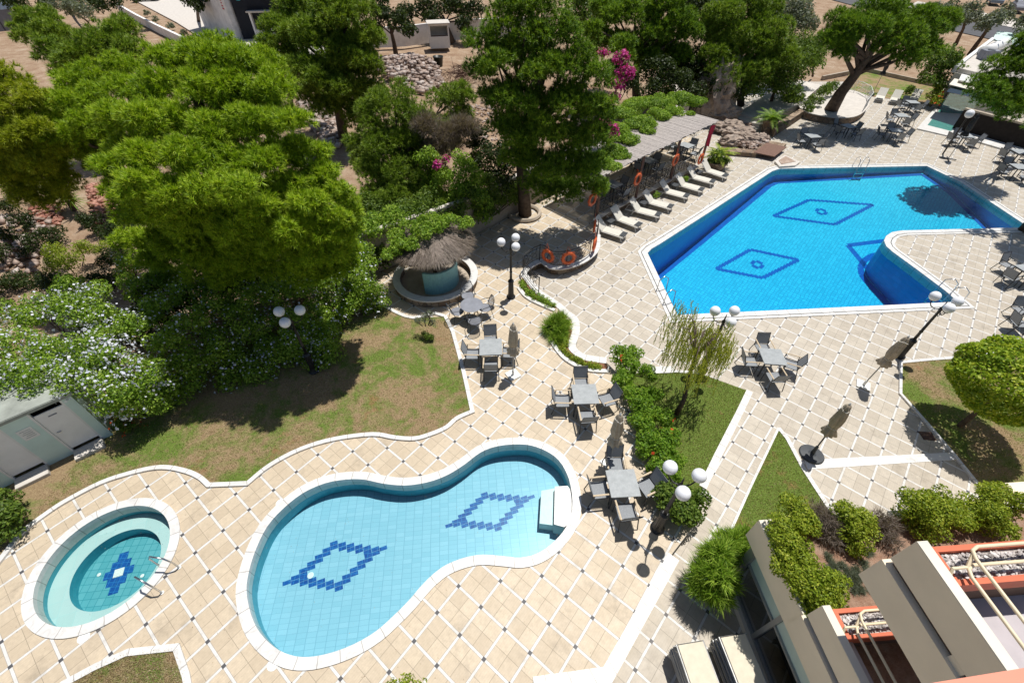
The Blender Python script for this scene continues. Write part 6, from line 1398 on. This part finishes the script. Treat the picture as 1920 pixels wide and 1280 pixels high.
# rock garden
def boulder(px, py, z, r, label, sq=(1, 1, .8)):
    p = at(px, py, z); bm = bmesh.new(); bmesh.ops.create_icosphere(bm, subdivisions=4, radius=1)
    o1 = Vector((random.uniform(0, 50), random.uniform(0, 50), 0))
    for v in bm.verts:
        c = v.co.copy(); k = .75 + .5 * mnoise.turbulence(c * 1.1 + o1, 5, True, noise_basis='VORONOI_F2F1', amplitude_scale=.6); q = Vector((c.x * sq[0], c.y * sq[1], c.z * sq[2])) * k
        q.z = q.z * .7 + .3 * round(q.z * 5) / 5; v.co = q * r
    me = bpy.data.meshes.new('boulder'); bm.to_mesh(me); bm.free(); o = link('boulder', me, 'rock'); o.location = p; tag(o, label, 'rock', 'boulders of the rock garden'); return o
for x, y, z, r, nm, sq in ((1340, 185, 1.2, 1.3, 'tallest upright brown boulder behind the pergola end', (.8, .7, 1.3)), (1362, 170, 1.6, 1.0, 'leaning brown boulder right of the tallest one', (.6, .6, 1.5)), (1322, 190, .8, .9, 'brown boulder left of the tallest one at the vine', (.9, .8, 1.1)), (1352, 210, .4, .8, 'flat brown boulder at the foot of the tallest one', (1.2, .8, .6)),
                             (1365, 240, -.1, .7, 'pale jagged boulder beside the red flag', (1.2, .7, .5)), (1385, 250, -.1, .6, 'pale jagged boulder in the middle of the dry cascade', (1.3, .8, .5)), (1405, 262, -.15, .55, 'pale jagged boulder above the wooden hatch', (1.2, .7, .5)), (1372, 265, -.2, .5, 'small pale boulder near the wide planter', (1.2, .8, .5)), (1425, 262, -.2, .42, 'small pale boulder next to the tall pot', (1.1, .8, .6))): boulder(x, y, z, r, nm, sq)
q = scatter([p.to_2d() for p in poly([(1350, 225), (1375, 225), (1425, 255), (1440, 268), (1415, 285), (1375, 275), (1355, 250)], L)], 420)
blocks('rubble', [(a, b, L + random.uniform(0, .35)) for a, b in q], rng.uniform(.06, .24, 420), 'leaf_rubble')
px_prism('kerb', [(1350, 283), (1412, 289), (1416, 296), (1352, 291)], L, L - .02, L + .3, 'stone', thing('garden_wall', 'low stone kerb in front of the rock garden', 'wall', (0, 0, 0)))
# grass blades and fallen leaves
def blades(poly_, n, z, mat, h=.05):
    q = scatter(poly_, n); B = np.c_[q, np.full(n, z)]; d = unit(rng.normal(size=(n, 3)) * np.array([.5, .5, .15]) + np.array([0, 0, .8])) * h * rng.uniform(.5, 1.3, (n, 1)); s = unit(np.c_[rng.normal(size=(n, 2)), np.zeros(n)]) * .008
    V = np.empty((n * 3, 3)); V[0::3] = B - s; V[1::3] = B + s; V[2::3] = B + d; o = npmesh('grass', V, np.arange(n * 3).reshape(-1, 3), 3, mat); o['kind'] = 'stuff'
MATS['leaf_grass'] = leaf('leaf_grass', (.12, .14, .03), (.24, .26, .06), (.36, .35, .11), .3, .6); MATS['leaf_straw'] = leaf('leaf_straw', (.24, .17, .08), (.40, .31, .17), (.56, .47, .3), .2, .6); MATS['leaf_fallen'] = leaf('leaf_fallen', (.14, .08, .04), (.26, .17, .09), (.4, .3, .17), .1, .6)
LW = [p.to_2d() for p in lw] + [Vector((-6.2, 16.2)), Vector((-13.3, 10.2))]
for pl_, n_, z_, a_, b_ in ((LW, 42000, .022, .55, .45), ([p.to_2d() for p in mid], 22000, L + .02, .75, .25), ([p.to_2d() for p in tri], 14000, L + .02, .75, .25), ([p.to_2d() for p in rgt], 26000, L + .02, .55, .45)):
    blades(pl_, int(n_ * a_), z_, 'leaf_grass'); blades(pl_, int(n_ * b_), z_, 'leaf_straw', .04)
blades([p.to_2d() for p in bed], 9000, .022, 'leaf_straw', .05)
def litter(poly_, n, z, s=.035):
    q = scatter(poly_, n); P = np.c_[q, np.full(n, z) + rng.uniform(.004, .012, n)]; D = np.tile([0, 0, 1.], (n, 1)); o = leaves('fallen_leaves', P, D, 'leaf_fallen', None, s, .4, .15); o['kind'] = 'stuff'
litter(LW, 5000, .03); litter([p.to_2d() for p in rgt], 900, L + .03); litter([p.to_2d() for p in bed], 700, .03)
litter([p.to_2d() for p in poly([(880, 440), (1000, 420), (1100, 440), (1000, 480), (960, 520), (880, 520)], 0)], 260, .002)
litter([Vector((-16, 0)), Vector((2, 0)), Vector((3.5, 8)), Vector((0, 12)), Vector((-14, 6))], 500, .002, .025)
for d_ in [o for o in bpy.data.objects if o.get('label') == 'x']: print('unlabelled', d_.name)
